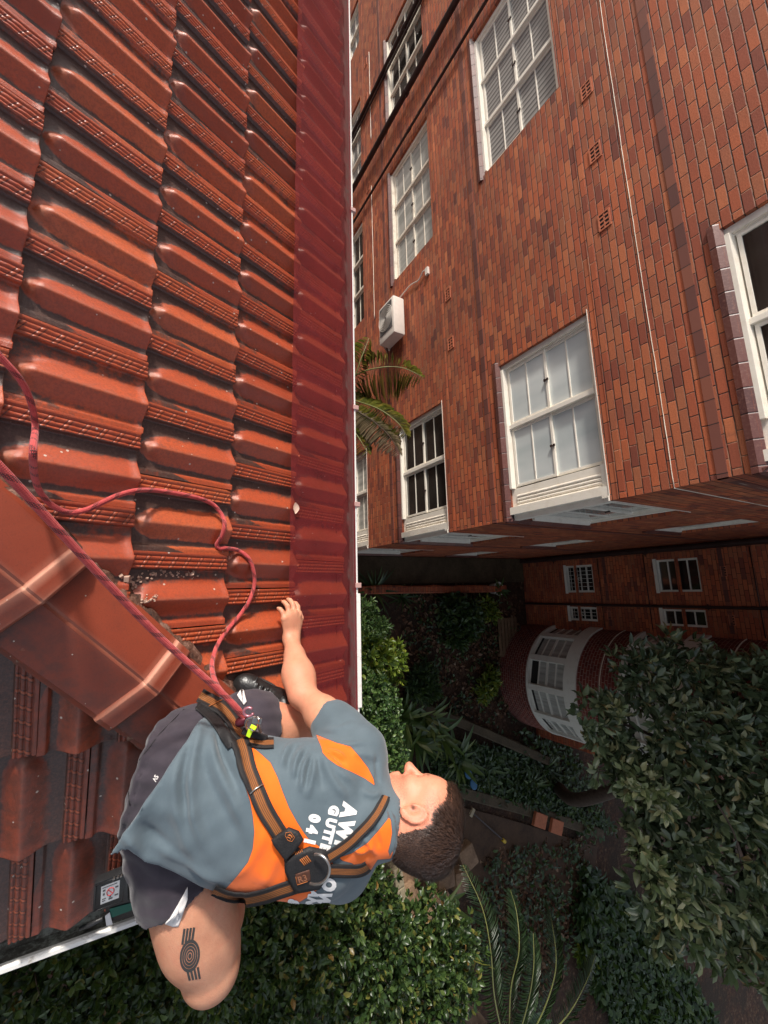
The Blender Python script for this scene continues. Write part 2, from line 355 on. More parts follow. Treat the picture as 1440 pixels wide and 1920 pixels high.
def window(P, a0, a1, z0, z1, bays, glass, corner=None, mats='white', brick_sill=True, latch=True):
    """A timber sash window: bays of paired sashes; corner = +1/-1 adds the fluted corner post at that end."""
    fm = MAT[mats]; d0, d1 = RV - .045, RV + .06
    f = MB(); J = .075
    def bx(mb, u0, u1, c0, c1, da, db): mb.add([P(u, c, d) for d in (da, db) for u, c in ((u0, c0), (u1, c0), (u1, c1), (u0, c1))], [(0, 1, 2, 3), (7, 6, 5, 4), (0, 4, 5, 1), (1, 5, 6, 2), (2, 6, 7, 3), (3, 7, 4, 0)])
    c0, c1 = a0, a1
    if corner == 1: c1 = a1 - .45
    if corner == -1: c0 = a0 + .45
    if corner != -1: bx(f, a0, a0 + J, z0, z1, d0 - .02, d1); bx(f, a0 + J, a0 + J + .02, z0 + .05, z1 - .05, d0 + .012, d1)
    if corner != 1: bx(f, a1 - J, a1, z0, z1, d0 - .02, d1); bx(f, a1 - J - .02, a1 - J, z0 + .05, z1 - .05, d0 + .012, d1)
    ua, ub = (c0 + (J if corner != -1 else 0)), (c1 - (J if corner != 1 else 0))
    bx(f, ua, ub, z1 - .06, z1, d0 - .015, d1)
    f.add([P(u, c, d) for u in (ua, ub) for c, d in ((z0, d0 - .055), (z0 + .055, d0 - .055), (z0 + .085, d1), (z0, d1))], [(0, 1, 2, 3), (7, 6, 5, 4), (0, 4, 5, 1), (1, 5, 6, 2), (2, 6, 7, 3), (3, 7, 4, 0)])
    fr = f.build('window', fm, bld, bevel=.004)
    w = (ub - ua) / bays; zb, zt = z0 + .085, z1 - .06; zm = (zb + zt) / 2
    for i in range(bays):
        p0, p1 = ua + i * w, ua + (i + 1) * w
        if i: mu = MB(); bx(mu, p0 - .032, p0 + .032, zb - .03, zt, d0 - .018, d1); mu.build('mullion', fm, fr, bevel=.006)
        p0 += .034 if i else .022; p1 -= .034 if i < bays - 1 else .022
        for (c, e, dd) in ((zb, zm + .02, d0 + .012), (zm - .02, zt, d0 + .034)):
            t_ = .036; s = MB()
            bx(s, p0, p0 + t_, c, e, dd, dd + .028); bx(s, p1 - t_, p1, c, e, dd, dd + .028)
            bx(s, p0 + t_, p1 - t_, c, c + t_, dd, dd + .028); bx(s, p0 + t_, p1 - t_, e - t_, e, dd, dd + .028)
            h = (c + e) / 2; bx(s, p0 + t_, p1 - t_, h - .009, h + .009, dd + .004, dd + .026); so_ = s.build('sash', fm, fr, bevel=.003)
            g = MB(); bx(g, p0 + .01, p1 - .01, c + .01, e - .01, dd + .016, dd + .020); g.build('pane', MAT[glass], fr)
        if latch:
            um = p0 + .52 * (p1 - p0)
            la = MB(); bx(la, um - .016, um + .016, zm - .034, zm - .008, d0 - .006, d0 + .012); bx(la, um - .016, um + .016, zm + .012, zm + .036, d0 - .006, d0 + .012); bx(la, um - .006, um + .006, zm - .01, zm + .014, d0 - .003, d0 + .012); la.build('latch', MAT['lead'], fr)
    if corner:
        q = MB(); p0, p1 = (a1 - .45, a1) if corner == 1 else (a0, a0 + .45)
        bx(q, p0, p1, z0, z1, d0 + .002, d1)
        bx(q, p0, p1, z1 - .09, z1, d0 - .03, d0 + .002)
        for i in range(5):
            uu = p0 + .12 + i * .047 if corner == 1 else p1 - .12 - i * .047
            q.add([P(uu + .021 * math.cos(t), c, d0 + .002 - .020 * math.sin(t)) for c in (z0 + .10, z1 - .1) for t in np.linspace(0, math.pi, 7)], [(k, k + 1, k + 8, k + 7) for k in range(6)] + [(0, 6, 5, 4, 3, 2, 1), (7, 8, 9, 10, 11, 12, 13)])
        ud = a1 - RV if corner == 1 else None
        q.build('corner_post', fm, fr, angle=.6)
    if brick_sill:
        q = MB(); e0, e1 = a0 - (.06 if corner != -1 else 0), a1 + (.06 if corner != 1 else 0)
        if corner == 1: e1 = a1 + .02
        if corner == -1: e0 = a0 - .02
        for u0, u1 in ((e0, e1),):
            q.add([P(u, c, d) for u in (u0, u1) for c, d in ((z0 - .095, -.030), (z0 - .040, -.034), (z0 + .020, d0 - .052), (z0 - .095, d0 - .052))], [(0, 1, 2, 3), (7, 6, 5, 4), (0, 4, 5, 1), (1, 5, 6, 2), (2, 6, 7, 3), (3, 7, 4, 0)])
        o = q.build('sill', MAT['plum'], fr, uvbox=True)
        for p in o.data.polygons:
            for li in p.loop_indices:
                c = o.data.vertices[o.data.loops[li].vertex_index].co + worldpos(bld); o.data.uv_layers[0].data[li].uv = ((c.x if P is not PB else c.y), c.z)
    # steel angle over the head
    q = MB(); bx(q, a0 - .03, a1 + (.006 if corner == 1 else .03 if corner != -1 else 0), z1, z1 + .008, -.008, .05)
    if corner: q.build('lintel_edge', MAT['white'], fr)
    return fr
gl = {0: 'glass_blind', 1: 'glass_net', 2: 'glass_dark', -1: 'glass_dark', -2: 'glass_dark', -3: 'glass_net', -4: 'glass_dark'}
for kind, a0, a1, z0, z1, k in winA:
    if kind == 'corner': window(PA, a0, a1, z0, z1, 2, {0: 'glass_pale', 1: 'glass_dark', -1: 'glass_dark'}.get(k, 'glass_net'), 1)
    elif kind == 'triple' and a0 > -12: window(PA, a0, a1, z0, z1, 3, gl[k], None, 'white' if k == 0 else 'white_old')
    elif k >= 0: window(PA, a0, a1, z0, z1, 3 if kind == 'triple' else 2, gl[(k + 1) % 3], None, 'white_old', latch=False)
for i, (a0, a1, z0, z1) in enumerate(holesB):
    if a0 == D: window(PB, a0, a1, z0, z1, 1, 'glass_net', -1)
    else: window(PB, a0, a1, z0, z1, 1, 'glass_dark', None, 'white', latch=False)
def rear_window(a0, a1, z0, z1, grille):
    bx = lambda mb, u0, u1, c0, c1, da, db: mb.box((u0, YC + da, c0), (u1, YC + db, c1))
    f = MB(); bx(f, a0, a0 + .05, z0, z1, .03, .12); bx(f, a1 - .05, a1, z0, z1, .03, .12); bx(f, a0 + .05, a1 - .05, z1 - .04, z1, .03, .12); bx(f, a0 - .03, a1 + .03, z0 - .03, z0 + .05, -.03, .12)
    fr = f.build('window', MAT['white_bay'], bld, bevel=.004); s = MB()
    zz = z0 + .05; H = z1 - .04 - zz
    for q in (.0, .25, .5, .74): bx(s, a0 + .05, a1 - .05, zz + q * H, zz + q * H + .028, .06, .09)
    s.build('sash', MAT['white_bay'], fr)
    g = MB(); bx(g, a0 + .03, a1 - .03, z0 + .03, z1 - .02, .085, .09); g.build('pane', MAT['glass_dark'], fr)
    if grille:
        g = MB()
        for u in np.linspace(a0 + .06, a1 - .06, 7 if a1 - a0 > .6 else 4): g.tube([(u, YC + .02, z0 + .06), (u, YC + .02, z1 - .05)], .006, 5)
        for c in (z0 + .18, (z0 + z1) / 2 - .05, (z0 + z1) / 2 + .05, z1 - .18): g.tube([(a0 + .03, YC + .02, c), (a1 - .03, YC + .02, c)], .006, 5)
        um, cm = (a0 + a1) / 2, (z0 + z1) / 2
        for sx in (-1, 1):
            for sz in (-1, 1): g.tube([(um + sx * (.05 + .035 * math.cos(t)), YC + .015, cm + sz * (.05 + .035 * math.sin(t))) for t in np.linspace(0, 5, 12)], .006, 5)
        g.build('grille', MAT['white_bay'], fr, smooth=True)
for h in holesC: rear_window(*h, h[2] < -8)
# vents, downpipes
v = MB(); vd = MB()
def vent(P, u, z, w=.23, h=.15):
    global v
    fr = MB(); 
    def bx(mb, u0, u1, c0, c1, da, db): mb.add([P(q, c, d) for d in (da, db) for q, c in ((u0, c0), (u1, c0), (u1, c1), (u0, c1))], [(0, 1, 2, 3), (7, 6, 5, 4), (0, 4, 5, 1), (1, 5, 6, 2), (2, 6, 7, 3), (3, 7, 4, 0)])
    a0, a1, c0, c1 = u - w / 2, u + w / 2, z - h / 2, z + h / 2
    bx(fr, a0, a1, c1 - .018, c1, -.012, .004); bx(fr, a0, a1, c0, c0 + .018, -.014, .004); bx(fr, a0, a0 + .018, c0 + .018, c1 - .018, -.012, .004); bx(fr, a1 - .018, a1, c0 + .018, c1 - .018, -.012, .004)
    for q in (.5,): bx(fr, a0 + .018, a1 - .018, c0 + h * q - .008, c0 + h * q + .008, -.008, .004)
    for q in (.25, .5, .75): bx(fr, a0 + w * q - .01, a0 + w * q + .01, c0 + .018, c1 - .018, -.0095, .003)
    o = fr.build('air_vent', MAT['vent'], bld)
    k = MB(); bx(k, a0 + .018, a1 - .018, c0 + .018, c1 - .018, -.003, .002); k.build('vent_opening', MAT['interior'], o)
MAT['vent'] = plain('terracotta_vent', (.46, .14, .07), .6, .2, 30)
for u in (-6.25, -5.28, -4.3): vent(PA, u, -2.34)
for u in (-5.25, -4.27): vent(PA, u, -5.22)
for u in (-14.4, -13.2, -10.3): vent(PA, u, -8.07)
for y, z in ((7.35, -2.9), (7.3, -5.6), (7.7, -2.9)): vent(PB, y, z, .24, .16)
for u, z in ((-.1, -7.35), (.9, -7.35), (-.2, -4.45), (.9, -4.45)): vent(PC, u, z, .24, .12)
def pipe(pts, r, name='downpipe', joints=2.86):
    b = MB(); b.tube(pts, r, 12); p0, p1 = np.array(pts[0]), np.array(pts[-1]); L = np.linalg.norm(p1 - p0); n = int(L / joints)
    for i in range(1, n + 1):
        c = p0 + (p1 - p0) * (i * joints / L); d = (p1 - p0) / L; b.tube([c - d * .05, c + d * .05], r * 1.25, 12); b.beam(c - d * .01, c + d * .01, r * 4.2, .02, (0, 1, 0))
    return b.build(name, MAT['lead'], bld, angle=.7)
pipe([(-10.85, D - .11, ZT), (-10.85, D - .11, ZG)], .062)
pipe([(-9.88, D - .06, ZT), (-9.88, D - .06, ZG)], .028)
pipe([(-12.75, D - .07, ZT), (-12.75, D - .07, ZG)], .045); pipe([(-12.60, D - .05, ZT), (-12.60, D - .05, ZG)], .025)
pipe([(XB + .10, YC - .10, ZT), (XB + .10, YC - .10, ZG)], .075)
pipe([(.62, YC - .05, -2.0), (.62, YC - .05, ZG)], .035)
b = MB(); b.tube([(.62, YC - .05, -3.6), (.85, YC - .05, -3.5), (.95, YC - .05, -2.0)], .03, 8)
for z in (-7.52, -6.2, -3.9): b.tube([(XB + .2, YC - .02, z), (1.25, YC - .02, z)], .011, 6)
b.build('wall_conduit', MAT['lead'], bld, smooth=True)
# ---- the round bay
BX, BY, BR_ = 2.93, 11.95, 1.63
def ringpt(t, r, z): return (BX + r * math.cos(t), BY - r * math.sin(t), z)
bay = None
def drum(name, r0, r1, z0, z1, mat, parent, n=56):
    b = MB(); T = np.linspace(math.pi, 0, n)
    b.add([ringpt(t, r, z) for t in T for r, z in ((r0, z0), (r0, z1), (r1, z1), (r1, z0))], [(i * 4 + k, i * 4 + (k + 1) % 4, i * 4 + 4 + (k + 1) % 4, i * 4 + 4 + k) for i in range(n - 1) for k in range(4)] + [(0, 1, 2, 3), tuple((n - 1) * 4 + q for q in (3, 2, 1, 0))])
    o = b.build(name, mat, parent, angle=.6, uvbox=True)
    uv = o.data.uv_layers[0]
    for p in o.data.polygons:
        for li in p.loop_indices:
            c = o.data.vertices[o.data.loops[li].vertex_index].co + worldpos(bld); t = math.atan2(BY - c.y, c.x - BX); rr = math.hypot(BY - c.y, c.x - BX)
            uv.data[li].uv = (t * BR_, c.z if abs(p.normal.z) < .7 else rr)
    return o
for z0, z1 in ((ZG, -9.26), (-7.60, -6.47), (-4.9, -3.7), (-2.1, -.9), (.7, 1.9), (3.5, ZT)):
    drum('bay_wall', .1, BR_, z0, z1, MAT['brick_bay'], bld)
for zs, zt in ((-9.20, -7.97), (-6.40, -5.27), (-3.63, -2.47), (-.83, .33), (1.97, 3.13)):
    fr = drum('bay_window', .1, BR_ + .02, zs - .065, zs, MAT['white_bay'], bld)
    drum('head_band', .1, BR_ + .045, zt, zt + .37, MAT['white_bay'], fr)
    n = 6; T = np.linspace(math.pi, 0, n + 1)
    R1 = BR_ - .02
    for i in range(n + 1): 
        t = T[i]; c = np.array(ringpt(t, R1 - .02, (zs + zt) / 2)); rd = np.array([math.cos(t), -math.sin(t), 0]); tg = np.array([math.sin(t), math.cos(t), 0])
        po = MB(); po.obox(c, rd * .05, tg * .085, np.array([0, 0, (zt - zs) / 2])); po.build('post', MAT['white_bay'], fr, bevel=.006)
    for i in range(n):
        p, q = np.array(ringpt(T[i], R1 - .03, zs)), np.array(ringpt(T[i + 1], R1 - .03, zs)); d = (q - p); L = np.linalg.norm(d); d /= L; nn = np.array([d[1], -d[0], 0])
        H = zt - zs; sa = MB(); pn = MB(); bl = MB()
        for f_ in (.02, .25, .48, .72, .97): sa.obox((p + q) / 2 + np.array([0, 0, f_ * H]), d * (L / 2 - .07), nn * .018, np.array([0, 0, .018 if f_ != .48 else .034]))
        pn.obox((p + q) / 2 + np.array([0, 0, H * .5]) - nn * .01, d * (L / 2 - .05), nn * .004, np.array([0, 0, H * .49]))
        if i == 2: bl.obox((p + q) / 2 + np.array([0, 0, H * .13]) - nn * .002, d * (L / 2 - .09), nn * .006, np.array([0, 0, H * .10]))
        else: bl.obox((p + q) / 2 + np.array([0, 0, H * .06]) - nn * .002, d * (L / 2 - .09), nn * .006, np.array([0, 0, H * .03]))
        sa.build('sash', MAT['white_bay'], fr); pn.build('pane', MAT['glass_net'], fr); bl.build('open_gap', MAT['interior'], fr)
    rr = MB(); rr.tube([ringpt(t, BR_ + .012, zt + .37 + .66) for t in np.linspace(math.pi, 0, 40)], .012, 6); rr.build('mortar_ring', MAT['white_old'], fr, smooth=True)

# ---- air conditioner on brackets, with its pipe
def aircon():
    x0, x1, z0, z1 = -5.98, -5.14, -7.10, -6.50; y0, y1 = D - .36, D - .09
    ac = thing('air_conditioner', ((x0 + x1) / 2, y1, z0), 'off white outdoor air conditioner unit bolted to the brick wall above a palm', 'air conditioner')
    mw = plain('ac_casing', (.74, .66, .58), .4, .08, 10)
    b = MB(); b.box((x0, y0, z0), (x1, y1, z1)); b.build('casing', mw, ac, bevel=.03, angle=.6)
    g = MB(); cx, cz = x0 + .37, (z0 + z1) / 2
    g.box((x0 + .06, y0 - .012, z0 + .06), (x0 + .68, y0 + .002, z1 - .06)); gr = g.build('fan_grille', plain('ac_grille', (.10, .095, .09), .5, .2), ac)
    g = MB()
    for r in np.linspace(.04, .27, 8): g.tube([(cx + r * math.cos(t), y0 - .018, cz + r * math.sin(t)) for t in np.linspace(0, 2 * math.pi, 32)], .005, 5)
    g.build('guard_ring', mw, gr, smooth=True)
    g = MB()
    for x in (x0 + .14, x1 - .14):
        g.beam((x, y0 + .02, z0 - .02), (x, D - .001, z0 - .02), .04, .03); g.beam((x, y0 + .06, z0 - .03), (x, D - .01, z0 - .28), .03, .02)
        g.box((x - .03, D - .012, z0 - .3), (x + .03, D - .0008, z0 + .02))
    g.build('bracket', MAT['steel'], ac)
    g = MB(); g.tube(smooth_path([(x1 - .1, y1 - .05, z0 + .03), (x1 - .04, y1 + .03, z0 - .09), (x1 - .3, y1 + .03, z0 - .13), (x1 - .55, y1 + .0, z0 - .06)]), .022, 8); g.build('drain_hose', mw, ac, smooth=True)
    g = MB(); g.tube(smooth_path([(-5.99, D - .16, -6.75), (-6.15, D - .05, -6.85), (-6.2, D - .03, -6.55), (-6.2, D - .03, -6.3), (-6.12, D - .03, -6.05), (-6.19, D - .035, -5.86), (-6.1, D - .01, -5.74)]), .012, 8)
    g.box((-6.19, D - .05, -5.80), (-6.04, D - .002, -5.72)); g.build('wall_pipe', mw, ac, angle=.7)
aircon()
# ================================================================== THE TILED ROOF
AL = rad(26); TA = math.tan(AL); CA, SA = math.cos(AL), math.sin(AL); HR = 1.45
HIP = 0.19                                # the hip runs along x = y + HIP
def zr1(y): return -HR - TA * y
def zr2(x): return -HR - TA * (x - HIP)
hs = thing('tiled_house', (1.16, .98, ZG), 'house with a terracotta tiled hip roof and white gutters, under the camera', 'house')
def _tile():
    t = NT('terracotta_tile'); a = t.attr('tile'); sp = t.n('ShaderNodeSeparateColor'); t.put(sp.inputs[0], a.outputs['Color'])
    stain, rnd, wear_gleam, shade_stain = sp.outputs[0], sp.outputs[1], sp.outputs[2], a.outputs['Alpha']; v = t.pos()
    tc = t.attr('tc'); sc = t.n('ShaderNodeSeparateColor'); t.put(sc.inputs[0], tc.outputs['Color']); ta, tb = sc.outputs[0], sc.outputs[1]
    fine = t.noise(420, 3, .7, v); mid = t.noise(38, 6, .7, v); big = t.noise(7, 4, .6, v)
    base = t.ramp(t.m('ADD', t.m('MULTIPLY', rnd, .6), t.m('MULTIPLY', big, .4)), [(.1, (.26, .040, .017)), (.4, (.42, .068, .024)), (.65, (.47, .082, .027)), (.9, (.56, .125, .042))])
    grit = t.noise(130, 4, .75, v); base = t.mix(t.m('MULTIPLY', t.sm(.42, .68, grit), .55), base, (.19, .040, .020)); base = t.mix(t.m('MULTIPLY', t.sm(.60, .75, grit), .35), base, (.60, .20, .10))
    base = t.mix(t.m('MULTIPLY', t.sm(.42, .7, mid), .35), base, (.28, .060, .030))
    pale = t.m('MULTIPLY', wear_gleam, t.sm(.3, .6, mid)); base = t.mix(t.m('MULTIPLY', pale, .5), base, (.62, .30, .20))
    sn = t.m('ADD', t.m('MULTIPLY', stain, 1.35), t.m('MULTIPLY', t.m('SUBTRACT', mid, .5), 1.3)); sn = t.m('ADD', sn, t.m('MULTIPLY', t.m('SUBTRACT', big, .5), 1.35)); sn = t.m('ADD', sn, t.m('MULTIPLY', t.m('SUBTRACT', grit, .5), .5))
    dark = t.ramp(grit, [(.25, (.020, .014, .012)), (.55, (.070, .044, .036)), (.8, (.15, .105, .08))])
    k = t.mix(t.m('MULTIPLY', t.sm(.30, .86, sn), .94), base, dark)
    shaded = t.m('MULTIPLY', shade_stain, t.m('ADD', .55, t.m('MULTIPLY', t.sm(.3, .65, mid), .45))); k = t.mix(shaded, k, t.mix(t.sm(.4, .65, grit), (.050, .018, .011), (.12, .036, .020)))  # hip slope shade painted in as a mottled darker brown
    # ticks moulded across the interlocking ribs
    inrib = t.m('MULTIPLY', t.sm(.046, .054, ta), t.m('SUBTRACT', 1, t.sm(.196, .204, ta)))
    tk = t.m('ABSOLUTE', t.m('SUBTRACT', t.m('FRACT', t.m('ADD', t.m('MULTIPLY', tb, 8.5), t.m('MULTIPLY', ta, 3.2))), .5))
    tick = t.m('MULTIPLY', t.m('SUBTRACT', 1, t.sm(.05, .10, tk)), inrib); gap = t.m('MULTIPLY', t.m('MULTIPLY', t.sm(.09, .12, tk), t.m('SUBTRACT', 1, t.sm(.15, .20, tk))), inrib)
    k = t.mix(t.m('MULTIPLY', gap, .75), k, (.05, .018, .012)); k = t.mix(t.m('MULTIPLY', tick, .35), k, (.60, .17, .08))
    vor = t.n('ShaderNodeTexVoronoi'); vor.inputs['Scale'].default_value = 22; vor.inputs['Randomness'].default_value = 1; t.put(vor.inputs['Vector'], v)
    spk = t.m('MULTIPLY', t.m('LESS_THAN', vor.outputs['Distance'], .075), t.m('GREATER_THAN', big, .46)); k = t.mix(spk, k, (.55, .45, .38))
    t.bump(t.m('ADD', t.m('MULTIPLY', tick, 1.6), t.m('ADD', t.m('MULTIPLY', fine, .7), t.m('MULTIPLY', grit, .6))), .35, .004)
    return t.set(k, t.m('ADD', .16, t.m('MULTIPLY', t.m('ADD', mid, grit), .19)), .6)
MAT['tile'] = _tile()
TW, TS, TL = .2378, .3277, .3277 + .035
_t = np.array([-.006, 0, .004, .012, .03, .042, .05, .058, .07, .088, .1, .108, .116, .13, .15, .162, .17, .178, .19, .205, .214, .226, .24, .275, .31, .345, .38, .42, .46, .5, .54, .575, .6, .615, .63, .65, .68, .72, .76, .80, .83, .85, .87, .89, .905, .92, .94, .962, .975, .982, .987])
_b = np.concatenate([[0, .01], np.linspace(.02, .145, 13), np.linspace(.16, .92, 34), [.945, .965, .985, .996, 1.0]])
TT, BB = np.meshgrid(_t, _b, indexing='ij')
def tile_profile():
    t, b = TT, BB
    rib = (t < .214)
    h = np.zeros_like(t)
    band = .0165 * (1 - sstep(.205, .228, t))
    gro = np.zeros_like(t)
    for c in (.046, .108, .168): gro += np.exp(-((t - c) / .0085) ** 2)
    h += band - .0058 * gro * rib
    chip = (np.abs(((b * 8.0 + t * 3.0) % 1) - .5) < .13) & (t > .052) & (t < .20); h += .0014 * chip * rib
    lin = lambda a, b_: np.clip((t - a) / (b_ - a), 0, 1)
    lump = np.where(t < .61, .7 * sstep(.35, .60, t) + .3 * lin(.37, .605), 1 - .95 * (.75 * sstep(.612, .84, t) + .25 * lin(.622, .82))) * (t > .24)
    crest = np.exp(-((t - .61) / .03) ** 2) * .05
    bend = .165 + .21 * (np.abs(t - .61) / .25) ** 2
    g = sstep(0, .11, b - bend + .045)
    h += .030 * (lump * g + crest * g)
    lip = sstep(.878, .915, t) * (t > .86); h = np.where(t > .86, np.maximum(h, .013 * lip), h)
    h += .004 * sstep(.93, 1, b) * (t > .24)
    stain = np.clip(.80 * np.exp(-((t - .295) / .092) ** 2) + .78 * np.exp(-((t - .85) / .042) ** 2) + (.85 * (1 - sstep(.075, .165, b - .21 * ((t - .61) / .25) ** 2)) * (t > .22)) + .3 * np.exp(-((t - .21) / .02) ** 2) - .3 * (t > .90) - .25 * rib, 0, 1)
    stain = np.maximum(stain, .16 * gro * rib)
    wear_gleam = 1.2 * np.exp(-((t - .6) / .085) ** 2) * np.exp(-((b - .175) / .035) ** 2) + .5 * np.exp(-((t - .61) / .012) ** 2)  # pale dome highlight painted in, plus a worn crest line
    return h, stain, np.clip(wear_gleam, 0, 1)
TH, TSTAIN, TWEAR_GLEAM = tile_profile()
na, nb = TT.shape
_q = (np.arange(na - 1)[:, None] * nb + np.arange(nb - 1)[None, :]).ravel()
TF = np.stack([_q, _q + nb, _q + nb + 1, _q + 1], 1)
def tile_field(name, origin, ex, es, en, courses, cols, keep, phase0, tail0, mats, flip=False, shade_stain=0.0, shade_mix=0.0):
    """courses of interlocking tiles; course k has its tail at distance tail0 - k*TS down the slope."""
    Vs, Fs, As, Tc, n = [], [], [], [], 0
    tcv = np.concatenate([np.stack([TT.ravel(), BB.ravel()], 1), np.full((na + 2 * nb, 2), .9)]); tcv = np.c_[np.clip(tcv, 0, 1), np.zeros(len(tcv))]
    # side skirts give each tile its thickness at the tail
    for k in courses:
        ph = phase0 + (.5 * TW if k % 2 else 0)
        for c in cols:
            r = rng.random(6)
            x = (TT - TT[0, 0]) * TW * .999 + ph + c * TW + (r[0] - .5) * .004
            s = tail0 - k * TS - TL + BB * TL + (r[1] - .5) * .008 + (x - x.mean()) * (r[2] - .5) * .012
            lift = -.024 + .026 * BB + (r[3] - .5) * .004
            n_ = TH * (.94 + .12 * r[4]) + lift
            P = origin + x[..., None] * ex + s[..., None] * es + n_[..., None] * en
            cen = P.mean((0, 1))
            if not keep(cen, .30): continue
            P2 = P.reshape(-1, 3)
            tail = P[:, -1] - en * .030; head = P[:, 0] - en * .01; le = P[0] - en * .016; re = P[-1] - en * .016
            V = np.vstack([P2, tail, le, re]); m_ = len(P2)
            F = [TF]
            i = np.arange(na - 1); F.append(np.stack([i * nb + nb - 1, (i + 1) * nb + nb - 1, m_ + i + 1, m_ + i], 1))
            j = np.arange(nb - 1); F.append(np.stack([j, j + 1, m_ + na + j + 1, m_ + na + j], 1)); F.append(np.stack([(na - 1) * nb + j + 1, (na - 1) * nb + j, m_ + na + nb + j, m_ + na + nb + j + 1], 1))
            F = np.vstack(F)
            fc = V[F].mean(1); F = F[keep(fc, 0.0)]
            if not len(F): continue
            st = np.clip(TSTAIN * (.50 + .85 * r[5]) + .10 * (rng.random() - .5) + shade_stain, 0, 1).ravel()
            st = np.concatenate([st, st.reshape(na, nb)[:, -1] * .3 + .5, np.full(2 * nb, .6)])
            we = np.concatenate([TWEAR_GLEAM.ravel(), np.zeros(na + 2 * nb)])
            Vs.append(V); Fs.append(F + n); As.append(np.stack([st, np.full(len(V), r[0]), we, np.full(len(V), shade_mix)], 1)); Tc.append(tcv); n += len(V)
    V, F, A, Tc = np.vstack(Vs), np.vstack(Fs), np.vstack(As), np.vstack(Tc)
    used = np.unique(F); mp = np.zeros(len(V), int); mp[used] = np.arange(len(used))
    F = mp[F]; V = V[used]; A = A[used]; Tc = Tc[used]
    if flip: F = F[:, ::-1]
    o = mesh_obj(name, V, F, mats, hs, recalc=False, attrs={'tile': A, 'tc': Tc}, angle=None)
    o.data.polygons.foreach_set('use_smooth', np.ones(len(o.data.polygons), bool))
    return o
e_s1 = np.array([0, CA, -SA]); e_n1 = np.array([0, SA, CA]); e_s2 = np.array([CA, 0, -SA]); e_n2 = np.array([SA, 0, CA])
def keep1(P, mrg): return (P[..., 0] < P[..., 1] + HIP + mrg)
def keep2(P, mrg): return (P[..., 0] > P[..., 1] + HIP - mrg)
O1 = np.array([0, 0, -HR]); O2 = np.array([HIP, 0, -HR])
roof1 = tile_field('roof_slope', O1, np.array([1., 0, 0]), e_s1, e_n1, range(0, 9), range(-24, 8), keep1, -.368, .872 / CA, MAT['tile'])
roof2 = tile_field('hip_slope', O2, np.array([0, -1., 0]), e_s2, e_n2, range(0, 8), range(-6, 9), keep2, -.05, (1.0 - HIP) / CA, MAT['tile'], shade_stain=.06, shade_mix=.72)  # darker tone stands in for shade here, plus a little extra stain
# sarking below the tiles, so nothing shows through the joints
b = MB(); q = .05
b.add([(-6.2, .86, zr1(.86) - q), (.86 + HIP, .86, zr1(.86) - q), (-2.2 + HIP, -2.2, zr1(-2.2) - q), (-6.2, -2.2, zr1(-2.2) - q)], [(0, 1, 2, 3)])
b.add([(.99, .80, zr2(.99) - q), (.99, -2.6, zr2(.99) - q), (-2.6 + HIP, -2.6, zr2(-2.6 + HIP) - q)], [(0, 2, 1)])
b.build('sarking', MAT['interior'], hs)
# ridge caps along the hip: angular, each with a raised collar at its lower end
def _cap():
    t = NT('ridge_cap_tile'); v = t.pos(); oc = t.objc()
    fine = t.noise(300, 3, .7, v); mid = t.noise(16, 6, .65, v); big = t.noise(4, 4, .6, v)
    k = t.ramp(big, [(.3, (.22, .040, .020)), (.7, (.34, .064, .028))]); k = t.mix(t.m('MULTIPLY', t.sm(.5, .75, fine), .5), k, (.13, .034, .02)); k = t.mix(t.m('MULTIPLY', t.sm(.45, .75, mid), .5), k, (.17, .038, .024))
    w = t.attr('wear_gleam').outputs['Fac']; k = t.mix(t.m('MULTIPLY', w, t.m('ADD', .35, t.m('MULTIPLY', mid, .7))), k, (.66, .36, .25))
    d = t.attr('dirt').outputs['Fac']; k = t.mix(t.m('MULTIPLY', d, t.sm(.3, .6, mid)), k, (.05, .034, .03))
    vor = t.n('ShaderNodeTexVoronoi'); vor.inputs['Scale'].default_value = 30; t.put(vor.inputs['Vector'], v)
    k = t.mix(t.m('MULTIPLY', t.m('LESS_THAN', vor.outputs['Distance'], .06), t.m('GREATER_THAN', big, .52)), k, (.6, .5, .42))
    t.bump(t.m('ADD', fine, mid), .16, .003); return t.set(k, .5, .45)
MAT['cap'] = _cap()
hd = np.array([1, 1, -TA]); hd = hd / np.linalg.norm(hd); hp0 = np.array([HIP, 0, -HR])
n1 = e_n1; n2 = e_n2; up = np.array([0, 0, 1.])
w1 = np.cross(hd, n1); w1 = w1 if w1[1] > 0 else -w1       # down the main slope, square to the hip
w2 = np.cross(hd, n2); w2 = w2 if w2[0] > 0 else -w2
CAPH = .055
def hip_pt(s): return hp0 + hd * s
LCAP = .396; s0 = .122
